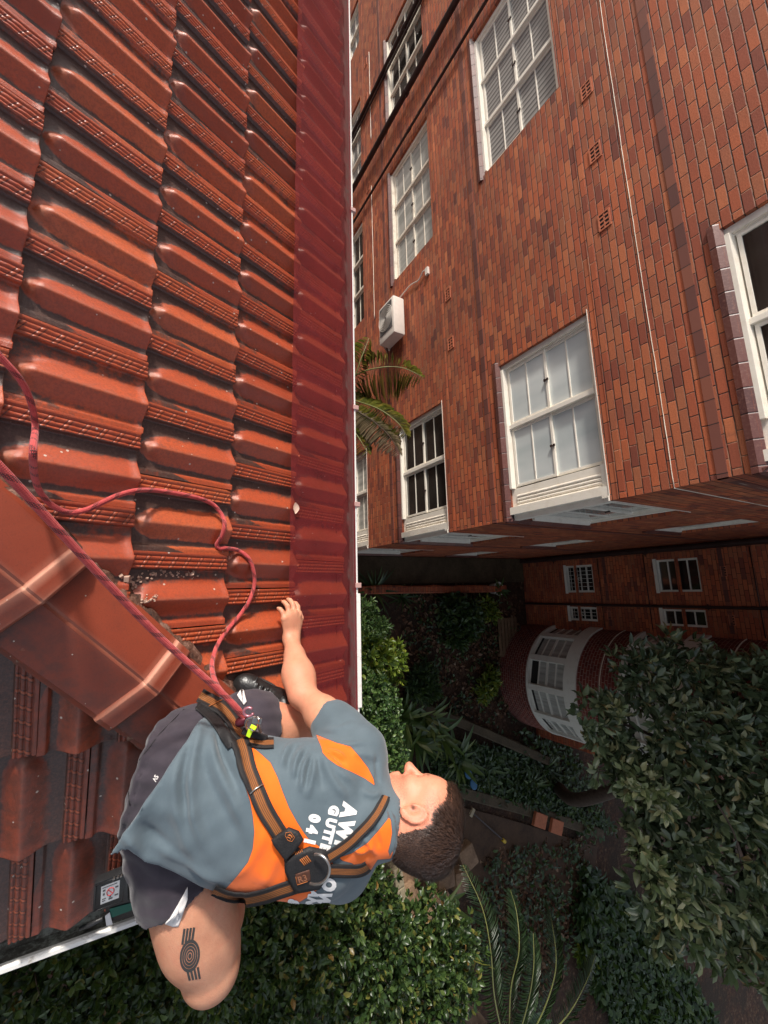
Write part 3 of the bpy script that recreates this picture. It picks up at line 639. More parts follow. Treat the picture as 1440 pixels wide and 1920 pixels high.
def cap(i):
    sA, sB = s0 + (i - 1) * LCAP, s0 + i * LCAP + .012
    prof_s = np.concatenate([[0, .01], np.linspace(.03, .80, 10), [.845, .855, .865, .875, .885, .93, .975, .99, 1.0]])
    lifts = np.interp(prof_s, [0, .845, .875, .89, .99, 1.0], [0, .004, .024, .026, .025, .020])
    ac = np.array([-1, -.985, -.9, -.7, -.5, -.3, -.12, -.05, 0, .05, .12, .3, .5, .7, .9, .985, 1])
    G, wear_gleam, dirt = [], [], []
    HW = .152
    for s_, lf in zip(prof_s, lifts):
        c = hip_pt(sA + s_ * (sB - sA)); row = []
        tilt = .022 * s_
        for a in ac:
            wd = w1 if a >= 0 else w2; m_ = abs(a)
            rnd = CAPH - .010 * max(0, 1 - m_ / .1) ** 2
            drop = .012 * sstep(.9, 1, m_)
            p = c + wd * (m_ * (HW if a < 0 else .138)) + up * (rnd + lf * .9 + tilt - .012 - m_ * .016 - drop); row.append(p)
            wear_gleam.append(float(np.exp(-((s_ - .868) / .020) ** 2) * .9 + np.exp(-(a / .05) ** 2) * .30 + .35 * np.exp(-((s_ - .99) / .012) ** 2)) * (1.0 if a > -.03 else .55))  # collar and crest highlights painted pale, along with edge wear
            dirt.append(float(.8 * np.exp(-((s_ - .0) / .03) ** 2) + .45 * (a < -.5) * (1 - s_) + .25 * (a < 0)))
        G.append(row)
    G = np.array(G); b = MB(); b.grid(G); nG = b.n
    na_, nb_ = G.shape[:2]
    # skirts
    E = np.vstack([G[:, 0], G[-1, 1:], G[-2::-1, -1], G[0, -2:0:-1]]); ids = [i * nb_ for i in range(na_)] + [(na_ - 1) * nb_ + j for j in range(1, nb_)] + [i * nb_ + nb_ - 1 for i in range(na_ - 2, -1, -1)] + [j for j in range(nb_ - 2, 0, -1)]
    b.v += [tuple(p - up * .022) for p in E]; m_ = len(E)
    b.f += [(ids[i], ids[(i + 1) % m_], nG + (i + 1) % m_, nG + i) for i in range(m_)]; b.m += [0] * m_
    wear_gleam += [.2] * m_; dirt += [.8] * m_
    o = mesh_obj('ridge_cap', b.v, b.f, MAT['cap'], hs, recalc=True, attrs={'wear_gleam': wear_gleam, 'dirt': dirt}, angle=.5)
    return o
for i in range(-6, 3): cap(i)
# mortar bedding along both sides of the caps
def _mortar():
    t = NT('old_mortar'); v = t.pos(); f = t.noise(25, 6, .7, v); k = t.ramp(f, [(.3, (.05, .035, .03)), (.5, (.16, .075, .05)), (.7, (.40, .24, .18))]); t.bump(t.noise(60, 5, .7, v), .9, .012); return t.set(k, .9, .2)
MAT['mortar'] = _mortar()
for wd, nm in ((w1, 'mortar_bedding'), (w2, 'mortar_bedding')):
    S_ = np.linspace(-2.0, .95, 160); G = []
    for s_ in S_:
        j = rng.normal(0, .006, 2); c = hip_pt(s_)
        G.append([c + wd * (.10 + .0) + up * .03, c + wd * (.136 + j[0]) + up * (.030 + j[1] * .3), c + wd * (.150 + j[0]) + up * (.010 + j[1]), c + wd * (.160 + j[1]) - up * .03])
    b = MB(); b.grid(np.array(G)); b.build(nm, MAT['mortar'], hs, smooth=True)
# crumbled pale mortar dust lying on the tiles
# ---- gutters, fascia and walls
GZ = -1.90                               # gutter lip height
def _gut():
    t = NT('gutter_inside'); v = t.pos(); f = t.noise(14, 6, .7, v); g = t.noise(90, 4, .7, v)
    k = t.ramp(t.m('ADD', t.m('MULTIPLY', f, .75), t.m('MULTIPLY', g, .25)), [(.34, (.05, .045, .038)), (.48, (.16, .15, .125)), (.56, (.40, .42, .37)), (.7, (.56, .57, .51))]); t.bump(g, .4, .006); return t.set(k, .8, .3)
MAT['gutter_in'] = _gut(); MAT['gutter_dirt'] = plain('gutter_silt', (.075, .055, .042), .9, .4, 25, .2, .5, 80)
def _lip():
    t = NT('gutter_lip_paint'); v = t.pos(); f = t.noise(30, 5, .7, v); k = t.mix(t.sm(.55, .75, f), (.86, .84, .79), (.50, .45, .38)); return t.set(k, .4, .5)
MAT['lip'] = _lip()
MAT['lip_pink'] = plain('faded_pink_clip', (.50, .30, .27), .6, .2, 20)
MAT['lip_red'] = plain('red_gutter_paint', (.30, .055, .05), .45, .2, 15)
def gutter(axis, edge, lo, hi, name):
    """open gutter: profile across the run; edge = outer lip position on the cross axis"""
    prof = [(-.135, GZ + .05), (-.135, GZ - .085), (-.118, GZ - .10), (-.03, GZ - .10), (-.012, GZ - .085), (-.012, GZ - .012)]
    lipp = [(-.020, GZ - .012), (-.020, GZ + .002), (-.014, GZ + .008), (-.003, GZ + .008), (.002, GZ + .001), (.002, GZ - .10), (-.010, GZ - .115), (-.06, GZ - .118), (-.06, GZ - .112), (-.012, GZ - .105), (-.009, GZ - .085), (-.009, GZ - .012)]
    def P(a, c, z): return (a, c, z) if axis == 0 else (c, a, z)
    n = 60; L = np.linspace(lo, hi, n)
    b = MB(); b.grid(np.array([[P(l, edge + p[0], p[1]) for p in prof] for l in L])); o = b.build(name, MAT['gutter_in'] if axis else MAT['gutter_dirt'], hs, smooth=False)
    b = MB(); m = len(lipp); V = [P(l, edge + p[0], p[1]) for l in (lo, hi) for p in lipp]
    b.add(V, [(k, (k + 1) % m, m + (k + 1) % m, m + k) for k in range(m)] + [tuple(range(m)), tuple(range(m, 2 * m))[::-1]]); b.build('gutter_lip', MAT['lip'], o, angle=.6)
    return o
EY, EX = .972, 1.117
g1 = gutter(0, EY, -6.2, EX - .02, 'gutter'); g2 = gutter(1, EX, EY - .02, -2.6, 'gutter')
# a wider joiner sleeve on the lip near the corner, and two small clips
b = MB(); b.box((.02, EY - .012, GZ - .11), (.55, EY + .010, GZ + .0125)); b.build('gutter_joiner', MAT['lip'], g1, bevel=.003)
for x in (-.96, -.43, -.02, -2.2):
    b = MB(); b.box((x - .012, EY - .03, GZ + .006), (x + .012, EY + .014, GZ + .016)); b.box((x - .012, EY + .010, GZ - .02), (x + .012, EY + .016, GZ + .01)); b.build('lip_clip', MAT['lip_pink'], g1, bevel=.002)
b = MB(); b.box((-6.2, EY - .16, GZ - .22), (EX - .137, EY - .137, GZ - .02)); b.box((EX - .16, EY - .161, GZ - .22), (EX - .137, -2.6, GZ - .02)); b.build('fascia', MAT['white'], hs)
b = MB(); b.box((-6.2, -2.6, ZG), (EX - .45, EY - .45, GZ - .2)); b.box((-6.2, -2.6, GZ - .24), (EX - .14, EY - .14, GZ - .2)); b.build('house_wall', MAT['brick'], hs, uvbox=True)
# ---- red shade-mesh gutter guard: lies over the last tile course and dips to the gutter lip
def _mesh():
    t = NT('red_mesh'); v = t.pos(); sx = t.n('ShaderNodeSeparateXYZ'); t.put(sx.inputs[0], v)
    def weave(c): return t.m('ABSOLUTE', t.m('SUBTRACT', t.m('FRACT', t.m('MULTIPLY', c, 1 / .0042)), .5))
    h = t.m('MAXIMUM', weave(sx.outputs[0]), weave(sx.outputs[1])); thread = t.sm(.27, .36, h)
    big = t.noise(6, 4, .6, v); dirt = t.sm(.46, .62, t.noise(30, 5, .7, v))
    lowz = t.attr('dust').outputs['Fac']
    col = t.ramp(big, [(.3, (.18, .016, .020)), (.7, (.27, .025, .028))])
    col = t.mix(t.m('MULTIPLY', lowz, t.m('ADD', .45, t.m('MULTIPLY', dirt, .5))), col, (.15, .090, .078))
    t.set(col, .55, .4)
    tr = t.n('ShaderNodeBsdfTransparent'); mx = t.n('ShaderNodeMixShader')
    alpha = t.m('MAXIMUM', t.m('ADD', t.m('MULTIPLY', thread, .58), .17), t.m('MAXIMUM', t.m('MULTIPLY', lowz, .93), t.m('MULTIPLY', t.attr('rim').outputs['Fac'], .96)))
    t.put(mx.inputs[0], alpha); t.t.links.new(tr.outputs[0], mx.inputs[1]); t.t.links.new(t.p.outputs[0], mx.inputs[2]); t.t.links.new(mx.outputs[0], t.out.inputs[0])
    return t.mat
MAT['mesh'] = _mesh()
xs = np.linspace(-6.15, .73, 420); cs = np.array([0, .05, .1, .16, .22, .30, .38, .46, .54, .62, .68, .715, .74, .77, .80, .84, .88, .92, .95, .97, .985, 1.0])
G, dust, rim = [], [], []
yin, yout = .548, EY - .013
for x in xs:
    row = []
    edge = .018 * math.sin(x * 2 * math.pi / TW + 1.1) + .006 * math.sin(x * 41) + .004 * math.sin(x * 97)
    wv = .004 * math.sin(x * 2 * math.pi / TW + .4)
    for c in cs:
        y = yin + c * (yout - yin); zt = zr1(y) + .045 + wv * (1 - c)
        ytail = .890
        if y > ytail: 
            u_ = (y - ytail) / (yout - ytail); zt = (1 - u_) * (zr1(ytail) + .045) + u_ * (GZ + .012)
        row.append((x, y, zt)); dust.append(float(sstep(.893 + edge * .5, .900 + edge * .5, y) * (1 - .97 * sstep(.935, .945, y)))); rim.append(float(sstep(.933, .945, y)))
    G.append(row)
b = MB(); b.grid(np.array(G))
guard = mesh_obj('gutter_guard', b.v, b.f, MAT['mesh'], hs, smooth=True, attrs={'dust': dust, 'rim': rim})
# ================================================================== THE WORKER
def unit(a): a = np.asarray(a, float); return a / np.linalg.norm(a)
class SDF:                                # signed-distance volume, smooth-blended primitive by primitive, meshed with surface nets
    def __init__(s, lo, hi, h):
        s.lo = np.array(lo, float); s.h = h; s.n = np.ceil((np.array(hi) - s.lo) / h).astype(int) + 1
        s.d = np.full(s.n, .5, np.float32)
    def block(s, lo, hi, m):
        a = np.maximum(np.floor((np.minimum(lo, hi) - m - s.lo) / s.h).astype(int), 0); b = np.minimum(np.ceil((np.maximum(lo, hi) + m - s.lo) / s.h).astype(int) + 1, s.n)
        if (b <= a).any(): return None
        sl = tuple(slice(i, j) for i, j in zip(a, b))
        ax = [s.lo[k] + s.h * np.arange(a[k], b[k]) for k in range(3)]
        return sl, np.stack(np.meshgrid(*ax, indexing='ij'), -1)
    def put(s, sl, d, k, op='u'):
        c = s.d[sl]
        if op == 'u':
            h = np.clip(.5 + .5 * (c - d) / max(k, 1e-6), 0, 1); s.d[sl] = c * (1 - h) + d * h - k * h * (1 - h)
        else:                             # subtract
            h = np.clip(.5 - .5 * (c + d) / max(k, 1e-6), 0, 1); s.d[sl] = c * (1 - h) + (-d) * h + k * h * (1 - h)
    def cone(s, a, b, ra, rb, k=.02, op='u'):
        a, b = np.asarray(a, float), np.asarray(b, float); m = max(ra, rb) + k + 3 * s.h
        B = s.block(a, b, m)
        if B is None: return
        sl, X = B; ab = b - a; t = np.clip(((X - a) @ ab) / (ab @ ab), 0, 1)
        d = np.linalg.norm(X - a - t[..., None] * ab, axis=-1) - (ra + (rb - ra) * t); s.put(sl, d, k, op)
    def chain(s, P, R, k=.02):
        for i in range(len(P) - 1): s.cone(P[i], P[i + 1], R[i], R[i + 1], k)
    def ell(s, c, axes, r, k=.02, op='u'):
        c = np.asarray(c, float); M = np.array(axes, float); r = np.asarray(r, float); m = r.max() + k + 3 * s.h
        B = s.block(c, c, m)
        if B is None: return
        sl, X = B; q = (X - c) @ M.T; k0 = np.linalg.norm(q / r, axis=-1); k1 = np.linalg.norm(q / (r * r), axis=-1) + 1e-9
        s.put(sl, k0 * (k0 - 1) / k1, k, op)
    def loft(s, Cn, A, Bd, rx, nb, k=.02, p=2.4):
        Cn = smooth_path(Cn, 8); q_ = np.linspace(0, len(A) - 1, len(Cn)); A, Bd = np.interp(q_, range(len(A)), A), np.interp(q_, range(len(Bd)), Bd)
        A, Bd = [np.convolve(np.pad(z, 4, 'edge'), np.ones(9) / 9, 'valid') for z in (A, Bd)]
        m = max(max(A), max(Bd)) + .05
        B = s.block(Cn.min(0), Cn.max(0), m); sl, X = B
        best = np.full(X.shape[:3], 9.0)
        for i in range(len(Cn) - 1):
            a, b = Cn[i], Cn[i + 1]; ab = b - a; tr = ((X - a) @ ab) / (ab @ ab); t = np.clip(tr, 0, 1); q = X - a - t[..., None] * ab
            x = q @ rx; y = q @ nb; z = (tr - t) * np.linalg.norm(ab)
            wa = A[i] + (A[i + 1] - A[i]) * t; wb = Bd[i] + (Bd[i + 1] - Bd[i]) * t
            e = ((np.abs(x) / wa) ** p + (np.abs(y) / wb) ** p) ** (1 / p); d = (e - 1) * np.minimum(wa, wb)
            d = np.where(np.abs(z) > 0, np.maximum(d, -.02) * .5 + np.sqrt(np.maximum(d, 0) ** 2 + z * z) * .5 + np.abs(z) * .5, d)
            best = np.minimum(best, d)
        s.put(sl, best, k)
    def cut(s, p, n, R):                  # remove what lies beyond the plane (p, n), within R of p
        p = np.asarray(p, float); n = unit(n); B = s.block(p, p, R); sl, X = B; q = X - p
        far = np.linalg.norm(q - (q @ n)[..., None] * n, axis=-1); d = q @ n
        s.d[sl] = np.where(far < R * .98, np.maximum(s.d[sl], d), s.d[sl])
    def mesh(s):
        d = s.d; n = s.n; ins = d < 0
        c = np.zeros(n - 1, np.int8)
        for i in (0, 1):
            for j in (0, 1):
                for k in (0, 1): c += ins[i:n[0] - 1 + i, j:n[1] - 1 + j, k:n[2] - 1 + k]
        act = (c > 0) & (c < 8); idx = -np.ones(n - 1, np.int64); I = np.argwhere(act); idx[act] = np.arange(len(I))
        acc = np.zeros((len(I), 3)); cnt = np.zeros(len(I)); corners = [(i, j, k) for i in (0, 1) for j in (0, 1) for k in (0, 1)]
        for a in corners:
            for ax in range(3):
                if a[ax]: continue
                b = list(a); b[ax] = 1
                da = d[I[:, 0] + a[0], I[:, 1] + a[1], I[:, 2] + a[2]]; db = d[I[:, 0] + b[0], I[:, 1] + b[1], I[:, 2] + b[2]]
                cr = (da < 0) != (db < 0); t = np.where(cr, da / np.where(cr, da - db, 1), 0)
                p = np.tile(np.array(a, float), (len(I), 1)); p[:, ax] = t; acc += p * cr[:, None]; cnt += cr
        V = s.lo + s.h * (I + acc / cnt[:, None]); F = []
        for ax in range(3):
            o1, o2 = [q for q in range(3) if q != ax]
            sl0 = [slice(1, -1)] * 3; sl0[ax] = slice(0, -1); sl1 = [slice(1, -1)] * 3; sl1[ax] = slice(1, None)
            a, b = ins[tuple(sl0)], ins[tuple(sl1)]
            for up_, E in ((True, np.argwhere(a & ~b)), (False, np.argwhere(~a & b))):
                if not len(E): continue
                E = E.copy(); E[:, o1] += 1; E[:, o2] += 1
                def cell(d1, d2): q = E.copy(); q[:, o1] -= d1; q[:, o2] -= d2; return idx[q[:, 0], q[:, 1], q[:, 2]]
                q = np.stack([cell(1, 1), cell(0, 1), cell(0, 0), cell(1, 0)], 1)
                if (ax == 1) == up_: q = q[:, ::-1]
                F.append(q)
        return V, np.vstack(F)
def vnorm(V, F):
    n = np.cross(V[F[:, 2]] - V[F[:, 0]], V[F[:, 3]] - V[F[:, 1]]); N = np.zeros_like(V)
    for k in range(4): np.add.at(N, F[:, k], n)
    return N / (np.linalg.norm(N, axis=1)[:, None] + 1e-12)
def relax(V, F, it=2, lam=.5):
    for _ in range(it):
        S_ = np.zeros_like(V); c = np.zeros(len(V))
        for a, b in ((0, 1), (1, 2), (2, 3), (3, 0)):
            np.add.at(S_, F[:, a], V[F[:, b]]); np.add.at(c, F[:, a], 1); np.add.at(S_, F[:, b], V[F[:, a]]); np.add.at(c, F[:, b], 1)
        V = V + lam * (S_ / c[:, None] - V)
    return V
def bvh_of(V, F): return BVHTree.FromPolygons([tuple(p) for p in V], [tuple(map(int, f)) for f in F])
def hit(bvh, u, v):
    r = Vector(ray(u, v)).normalized(); p, n, i, d_ = bvh.ray_cast(Vector((0, 0, 0)), r); 
    if p is None: return None, None
    n = Vector(n); 
    if n.dot(r) > 0: n = -n
    return np.array(p), np.array(n)
def polysd(P, poly):                      # signed distance of points to a polygon (positive inside)
    P = np.asarray(P, float); poly = np.asarray(poly, float); d = np.full(len(P), 1e9); ins = np.zeros(len(P), bool)
    for i in range(len(poly)):
        a, b = poly[i], poly[(i + 1) % len(poly)]; ab = b - a; t = np.clip(((P - a) @ ab) / (ab @ ab + 1e-12), 0, 1)
        d = np.minimum(d, np.linalg.norm(P - a - t[:, None] * ab, axis=1))
        c = ((a[1] > P[:, 1]) != (b[1] > P[:, 1])); x = (b[0] - a[0]) * (P[:, 1] - a[1]) / (b[1] - a[1] + 1e-12) + a[0]; ins ^= c & (P[:, 0] < x)
    return np.where(ins, d, -d)
def topix(X):
    c = np.asarray(X) @ RC.T; return np.stack([720 + FPX * c[:, 0] / c[:, 2], 960 + FPX * c[:, 1] / c[:, 2]], 1)
J = dict(hipL=(.42, .25, -1.41), hipR=(.655, .165, -1.37), pel=(.53, .18, -1.37), kneeL=(.495, .66, -1.60), ankL=(.385, .475, -1.575),
         kneeR=(.968, .252, -1.365), ankR=(.86, .42, -1.70), shL=(.452, .598, -1.165), elL=(.336, .515, -1.418), wrL=(.178, .543, -1.625),
         shR=(.725, .545, -1.175), elR=(.70, .66, -1.42), wrR=(.64, .84, -1.66), neck=(.597, .592, -1.075))
J = {k: np.array(v) for k, v in J.items()}
RX = unit(J['shR'] - J['shL']); SPN = unit(J['neck'] - J['pel']); BN = unit(np.cross(RX, SPN)); RX = np.cross(SPN, BN)
HC = at(784, 1532, 1.11); HS = .955                   # head centre and axes: F face, L its left ear, U crown
c_ = unit(-ray(771, 1529)); f0 = unit(np.array([-.87, .1, -.45]) - c_ * (np.array([-.87, .1, -.45]) @ c_)); th = rad(13)
HF = math.cos(th) * f0 - math.sin(th) * c_; HL = math.cos(th) * c_ + math.sin(th) * f0; HU = np.cross(HF, HL)
HM = [HF, HL, HU]
TI = rad(14); HF, HU = math.cos(TI) * HF + math.sin(TI) * HU, math.cos(TI) * HU - math.sin(TI) * HF
HM = [HF, HL, HU]
def hp(f, l, u): return HC + HS * (f * HF + l * HL + u * HU)
RES = .0042
man = thing('person', (.53, .30, -1.75), 'man in grey and orange shirt and safety harness crouching at the roof corner', 'person')

def build_body():
    s = SDF((-.02, .02, -1.80), (1.20, 1.02, -.74), RES)
    # trunk (mostly under the shirt)
    s.loft([J['pel'], (.545, .34, -1.245), (.575, .48, -1.155), (.592, .56, -1.11)], [.13, .12, .13, .08], [.085, .075, .08, .05], RX, BN, .01)
    # left arm
    a, e, w = J['shL'], J['elL'], J['wrL']; ud, fd = unit(e - a), unit(w - e)
    s.chain([a, a + .25 * (e - a), a + .6 * (e - a), e], [.050, .050, .047, .040], .03)
    s.ell(a + .45 * (e - a) + np.array([.0, -.01, .008]), np.array([ud, unit(np.cross(ud, BN)), np.cross(ud, unit(np.cross(ud, BN)))]), (.10, .052, .050), .03)
    side = unit(np.cross(fd, (0, 0, 1))); upv = np.cross(side, fd)
    s.chain([e, e + .3 * (w - e), e + .65 * (w - e), w], [.040, .045, .035, .027], .02)
    s.ell(e + .28 * (w - e) - side * .008, np.array([fd, side, upv]), (.085, .047, .040), .03); s.ell(e + .26 * (w - e) + side * .015, np.array([fd, side, upv]), (.075, .036, .036), .03)
    s.ell(w - fd * .006, np.array([fd, side, upv]), (.03, .031, .022), .02)
    s.cone(e + np.array([.006, -.012, .01]), e + np.array([.012, -.004, .012]), .026, .026, .025)
    # left hand, palm on the mesh, fingers over its edge (thumb on the gutter side)
    hd_ = unit(np.array([-1, .06, -.10])); hs_ = unit(np.array([.06, 1, -.49])); hu = np.cross(hd_, hs_); hu = hu if hu[2] > 0 else -hu
    k0 = w + hd_ * .088
    s.ell(w + hd_ * .045, np.array([hd_, hs_, hu]), (.058, .044, .018), .02); s.ell(w + hd_ * .07, np.array([hd_, hs_, hu]), (.036, .047, .0155), .015)
    s.cone(w + hd_ * .01 + hs_ * .016, w + hd_ * .055 + hs_ * .036 - hu * .006, .018, .016, .015)
    fing = [(-.040, -.014, .0092, .030, .020, .018, -.20), (-.0145, -.001, .0100, .040, .026, .020, -.07), (.0105, .004, .0106, .044, .029, .021, .02), (.0345, -.001, .0102, .038, .026, .020, .12)]
    for off, fwd, r, l1, l2, l3, spr in fing:
        k = k0 + hs_ * off + hd_ * fwd + hu * .001; d1 = unit(hd_ + hs_ * spr - hu * .30); d2 = unit(hd_ + hs_ * spr * .8 - hu * 1.05); d3 = unit(hd_ * .55 + hs_ * spr * .5 - hu * 1.2)
        p1 = k + d1 * l1 * .9; p2 = p1 + d2 * l2 * .75; p3 = p2 + d3 * l3 * .6
        s.cone(w + hd_ * .05 + hs_ * off * .75, k, .010, r * 1.18, .010); s.cone(k, k + hu * .001, r * 1.28, r * 1.28, .006)
        s.cone(k, p1, r * 1.08, r, .004); s.cone(p1, p2, r, r * .92, .003); s.cone(p2, p3, r * .92, r * .78, .003)
    t0 = w + hd_ * .050 + hs_ * .036 - hu * .004; t1 = t0 + unit(hd_ * 1 + hs_ * .95 - hu * .15) * .034; t2 = t1 + unit(hd_ * 1 + hs_ * .0 - hu * .35) * .026
    s.cone(t0, t1, .0135, .0105, .008); s.cone(t1, t2, .0105, .0085, .004)
    for off in (-.022, -.004, .012, .027): s.cone(w + hd_ * .03 + hs_ * off * .7 + hu * .0145, w + hd_ * .082 + hs_ * off + hu * .0125, .0028, .0032, .006)
    # right arm, hidden below the body
    s.chain([J['shR'], J['elR'], J['wrR']], [.058, .042, .028], .03); wr = J['wrR']; s.ell(wr + np.array([-.01, .06, -.045]), np.eye(3), (.04, .05, .02), .02)
    for q in range(4): s.cone(wr + np.array([-.03 + .02 * q, .09, -.06]), wr + np.array([-.035 + .022 * q, .13, -.12]), .0095, .008, .006)
    s.cone(wr + np.array([-.04, .04, -.04]), wr + np.array([-.065, .085, -.07]), .012, .009, .008)
    # legs
    h, k, an = J['hipL'], J['kneeL'], J['ankL']
    s.chain([h, h + .5 * (k - h), k], [.092, .080, .058], .03); s.chain([k, k + .4 * (an - k), an], [.056, .058, .038], .03); s.ell(k + np.array([0, .01, .012]), np.eye(3), (.05, .05, .048), .03)
    h, k, an = J['hipR'], J['kneeR'], J['ankR']
    s.chain([h, h + .35 * (k - h), h + .75 * (k - h), k], [.100, .095, .085, .069], .03); s.ell(h + .5 * (k - h) + np.array([0, -.01, .012]), np.eye(3), (.13, .088, .088), .04)
    s.ell(k + np.array([.012, .0, -.012]), np.eye(3), (.054, .062, .060), .03); s.chain([k + np.array([-.03, .02, -.03]), k + .4 * (an - k) + np.array([.02, -.02, 0]), an], [.054, .058, .040], .03)
    # neck and head
    nk = J['neck']
    s.cone(nk - SPN * .03, hp(-.022, 0, -.055), .068, .058, .03); s.cone(nk - SPN * .02 + RX * .02, hp(-.045, 0, -.01), .055, .05, .03)
    s.ell(hp(-.012, 0, .028), HM, (.102, .079, .086), .02); s.ell(hp(-.045, 0, .012), HM, (.062, .070, .072), .03)
    s.ell(hp(.038, 0, -.048), HM, (.056, .057, .068), .03); s.ell(hp(.055, 0, .042), HM, (.038, .060, .05), .03)
    s.cone(hp(.070, -.012, -.098), hp(.070, .012, -.098), .021, .021, .025); s.cone(hp(-.01, .050, -.055), hp(.055, .030, -.098), .018, .018, .02); s.cone(hp(-.01, -.050, -.055), hp(.055, -.030, -.098), .018, .018, .02)
    s.cone(hp(.092, 0, .012), hp(.122, 0, -.030), .0085, .0125, .008); s.cone(hp(.098, .011, -.036), hp(.098, -.011, -.036), .0095, .0095, .007); s.cone(hp(.114, 0, -.034), hp(.126, 0, -.031), .0110, .0095, .006)
    for q in (1, -1):
        s.cone(hp(.092, q * .008, .024), hp(.070, q * .048, .022), .0105, .011, .015); s.ell(hp(.058, q * .046, -.020), HM, (.03, .02, .022), .02)
        s.ell(hp(.096, q * .033, .003), HM, (.014, .019, .0115), .008, 's'); s.ell(hp(.078, q * .034, .002), HM, (.0135, .0135, .0125), .004)
        s.cone(hp(.0885, q * .024, -.001), hp(.0845, q * .045, -.001), .0028, .0026, .003)
        # ear
        s.ell(hp(-.012, q * .079, -.008), [unit(HF * .92 - HL * q * .38), unit(HL * q * .92 + HF * .38), HU], (.021, .0085, .034), .006)
        E0 = lambda t, rr=1: hp(-.013 + .019 * rr * math.cos(t) * 1.0, q * (.088 - .004 * math.cos(t) - .004), -.006 + .031 * rr * math.sin(t))
        for i in range(14):
            t0_, t1_ = -1.9 + i * .36, -1.9 + (i + 1) * .36
            if 1.1 < (t0_ + 1.9) and t0_ < 3.3: s.cone(E0(t0_ + .3), E0(t1_ + .3), .0046, .0046, .002)
        s.ell(hp(-.002, q * .090, -.009), HM, (.0115, .010, .0155), .004, 's'); s.cone(hp(.0075, q * .080, -.012), hp(.006, q * .081, -.004), .0052, .0052, .004); s.ell(hp(-.008, q * .083, -.036), HM, (.008, .0055, .009), .004)
    s.cone(hp(.098, -.016, -.062), hp(.098, .016, -.062), .0075, .0075, .008); s.cone(hp(.094, -.014, -.075), hp(.094, .014, -.075), .0085, .0085, .008); s.cone(hp(.108, -.014, -.0685), hp(.108, .014, -.0685), .0035, .0035, .004, 's')
    V, F = s.mesh(); V = relax(V, F, 1, .4)
    return V, F
def _skin():
    t = NT('skin'); v = t.pos(); a = t.attr('skin'); sp = t.n('ShaderNodeSeparateColor'); t.put(sp.inputs[0], a.outputs['Color'])
    f = t.noise(30, 5, .65, v); g = t.noise(260, 3, .6, v); big = t.noise(9, 3, .6, v)
    k = t.ramp(t.m('ADD', t.m('MULTIPLY', f, .6), t.m('MULTIPLY', big, .4)), [(.3, (.56, .245, .145)), (.7, (.70, .35, .215))])
    blo = t.noise(18, 5, .7, v, .6); k = t.mix(t.m('MULTIPLY', t.sm(.48, .72, blo), .40), k, (.66, .21, .13)); k = t.mix(t.m('MULTIPLY', t.sm(.62, .74, t.noise(150, 3, .7, v)), .35), k, (.34, .13, .07))
    k = t.mix(t.m('MULTIPLY', sp.outputs[0], t.m('ADD', .45, t.m('MULTIPLY', f, .7))), k, (.70, .215, .135))
    k = t.mix(t.m('MULTIPLY', sp.outputs[1], t.sm(.35, .75, g)), k, (.17, .085, .055)); k = t.mix(sp.outputs[2], k, (.025, .016, .012))
    t.bump(t.m('ADD', t.m('MULTIPLY', g, .6), f), .30, .004)
    t.set(k, t.m('ADD', .36, t.m('MULTIPLY', f, .25)), .4, Subsurface_Weight=.12, Subsurface_Scale=.01); t.p.inputs['Subsurface Radius'].default_value = (1, .35, .2); return t.mat
MAT['skin'] = _skin()
BV, BF = build_body()
q = BV - HC; qf, ql, qu = q @ HF, q @ HL, q @ HU
ishead = (np.linalg.norm(q, axis=1) < .19)
pxB = topix(BV)
red = ishead * (.35 + .4 * np.exp(-((qf - .11) / .03) ** 2 - ((qu + .03) / .03) ** 2) + .35 * np.exp(-((qf + .01) / .03) ** 2 - ((np.abs(ql) - .085) / .015) ** 2) + .25 * (qf < -.02))
dl = np.linalg.norm(BV - (J['elL'] + .35 * (J['wrL'] - J['elL'])), axis=1); red = red + .30 * np.exp(-(dl / .22) ** 2) + .5 * np.exp(-(np.linalg.norm(BV - J['elL'], axis=1) / .05) ** 2)
beard = ishead * sstep(-.012, -.045, qu) * sstep(-.02, .03, qf) * .45 + ishead * sstep(.0, .03, qu) * sstep(.055, .0, qf) * sstep(.02, .05, np.abs(ql)) * .8
# hair on the forearm
fa = unit(J['wrL'] - J['elL']); tt = (BV - J['elL']) @ fa; beard = beard + .25 * (dl < .16) * sstep(.12, .24, tt)
lash_ear_shade = ishead * np.exp(-((qf - .0855) / .006) ** 2 - ((np.abs(ql) - .034) / .012) ** 2 - ((qu + .0015) / .0022) ** 2) + .7 * ishead * np.exp(-((qf - .085) / .02) ** 2 - ((np.abs(ql) - .03) / .018) ** 2 - ((qu - .026) / .004) ** 2)
lash_ear_shade = lash_ear_shade + .9 * ishead * np.exp(-((qf - .001) / .006) ** 2 - ((np.abs(ql) - .079) / .008) ** 2 - ((qu + .010) / .006) ** 2)  # shade in the ear hollow painted as a dark spot
body = mesh_obj('body', BV, BF, MAT['skin'], man, smooth=True, recalc=True, attrs={'skin': np.stack([np.clip(red, 0, 1), np.clip(beard, 0, 1), np.clip(lash_ear_shade, 0, 1)], 1)})
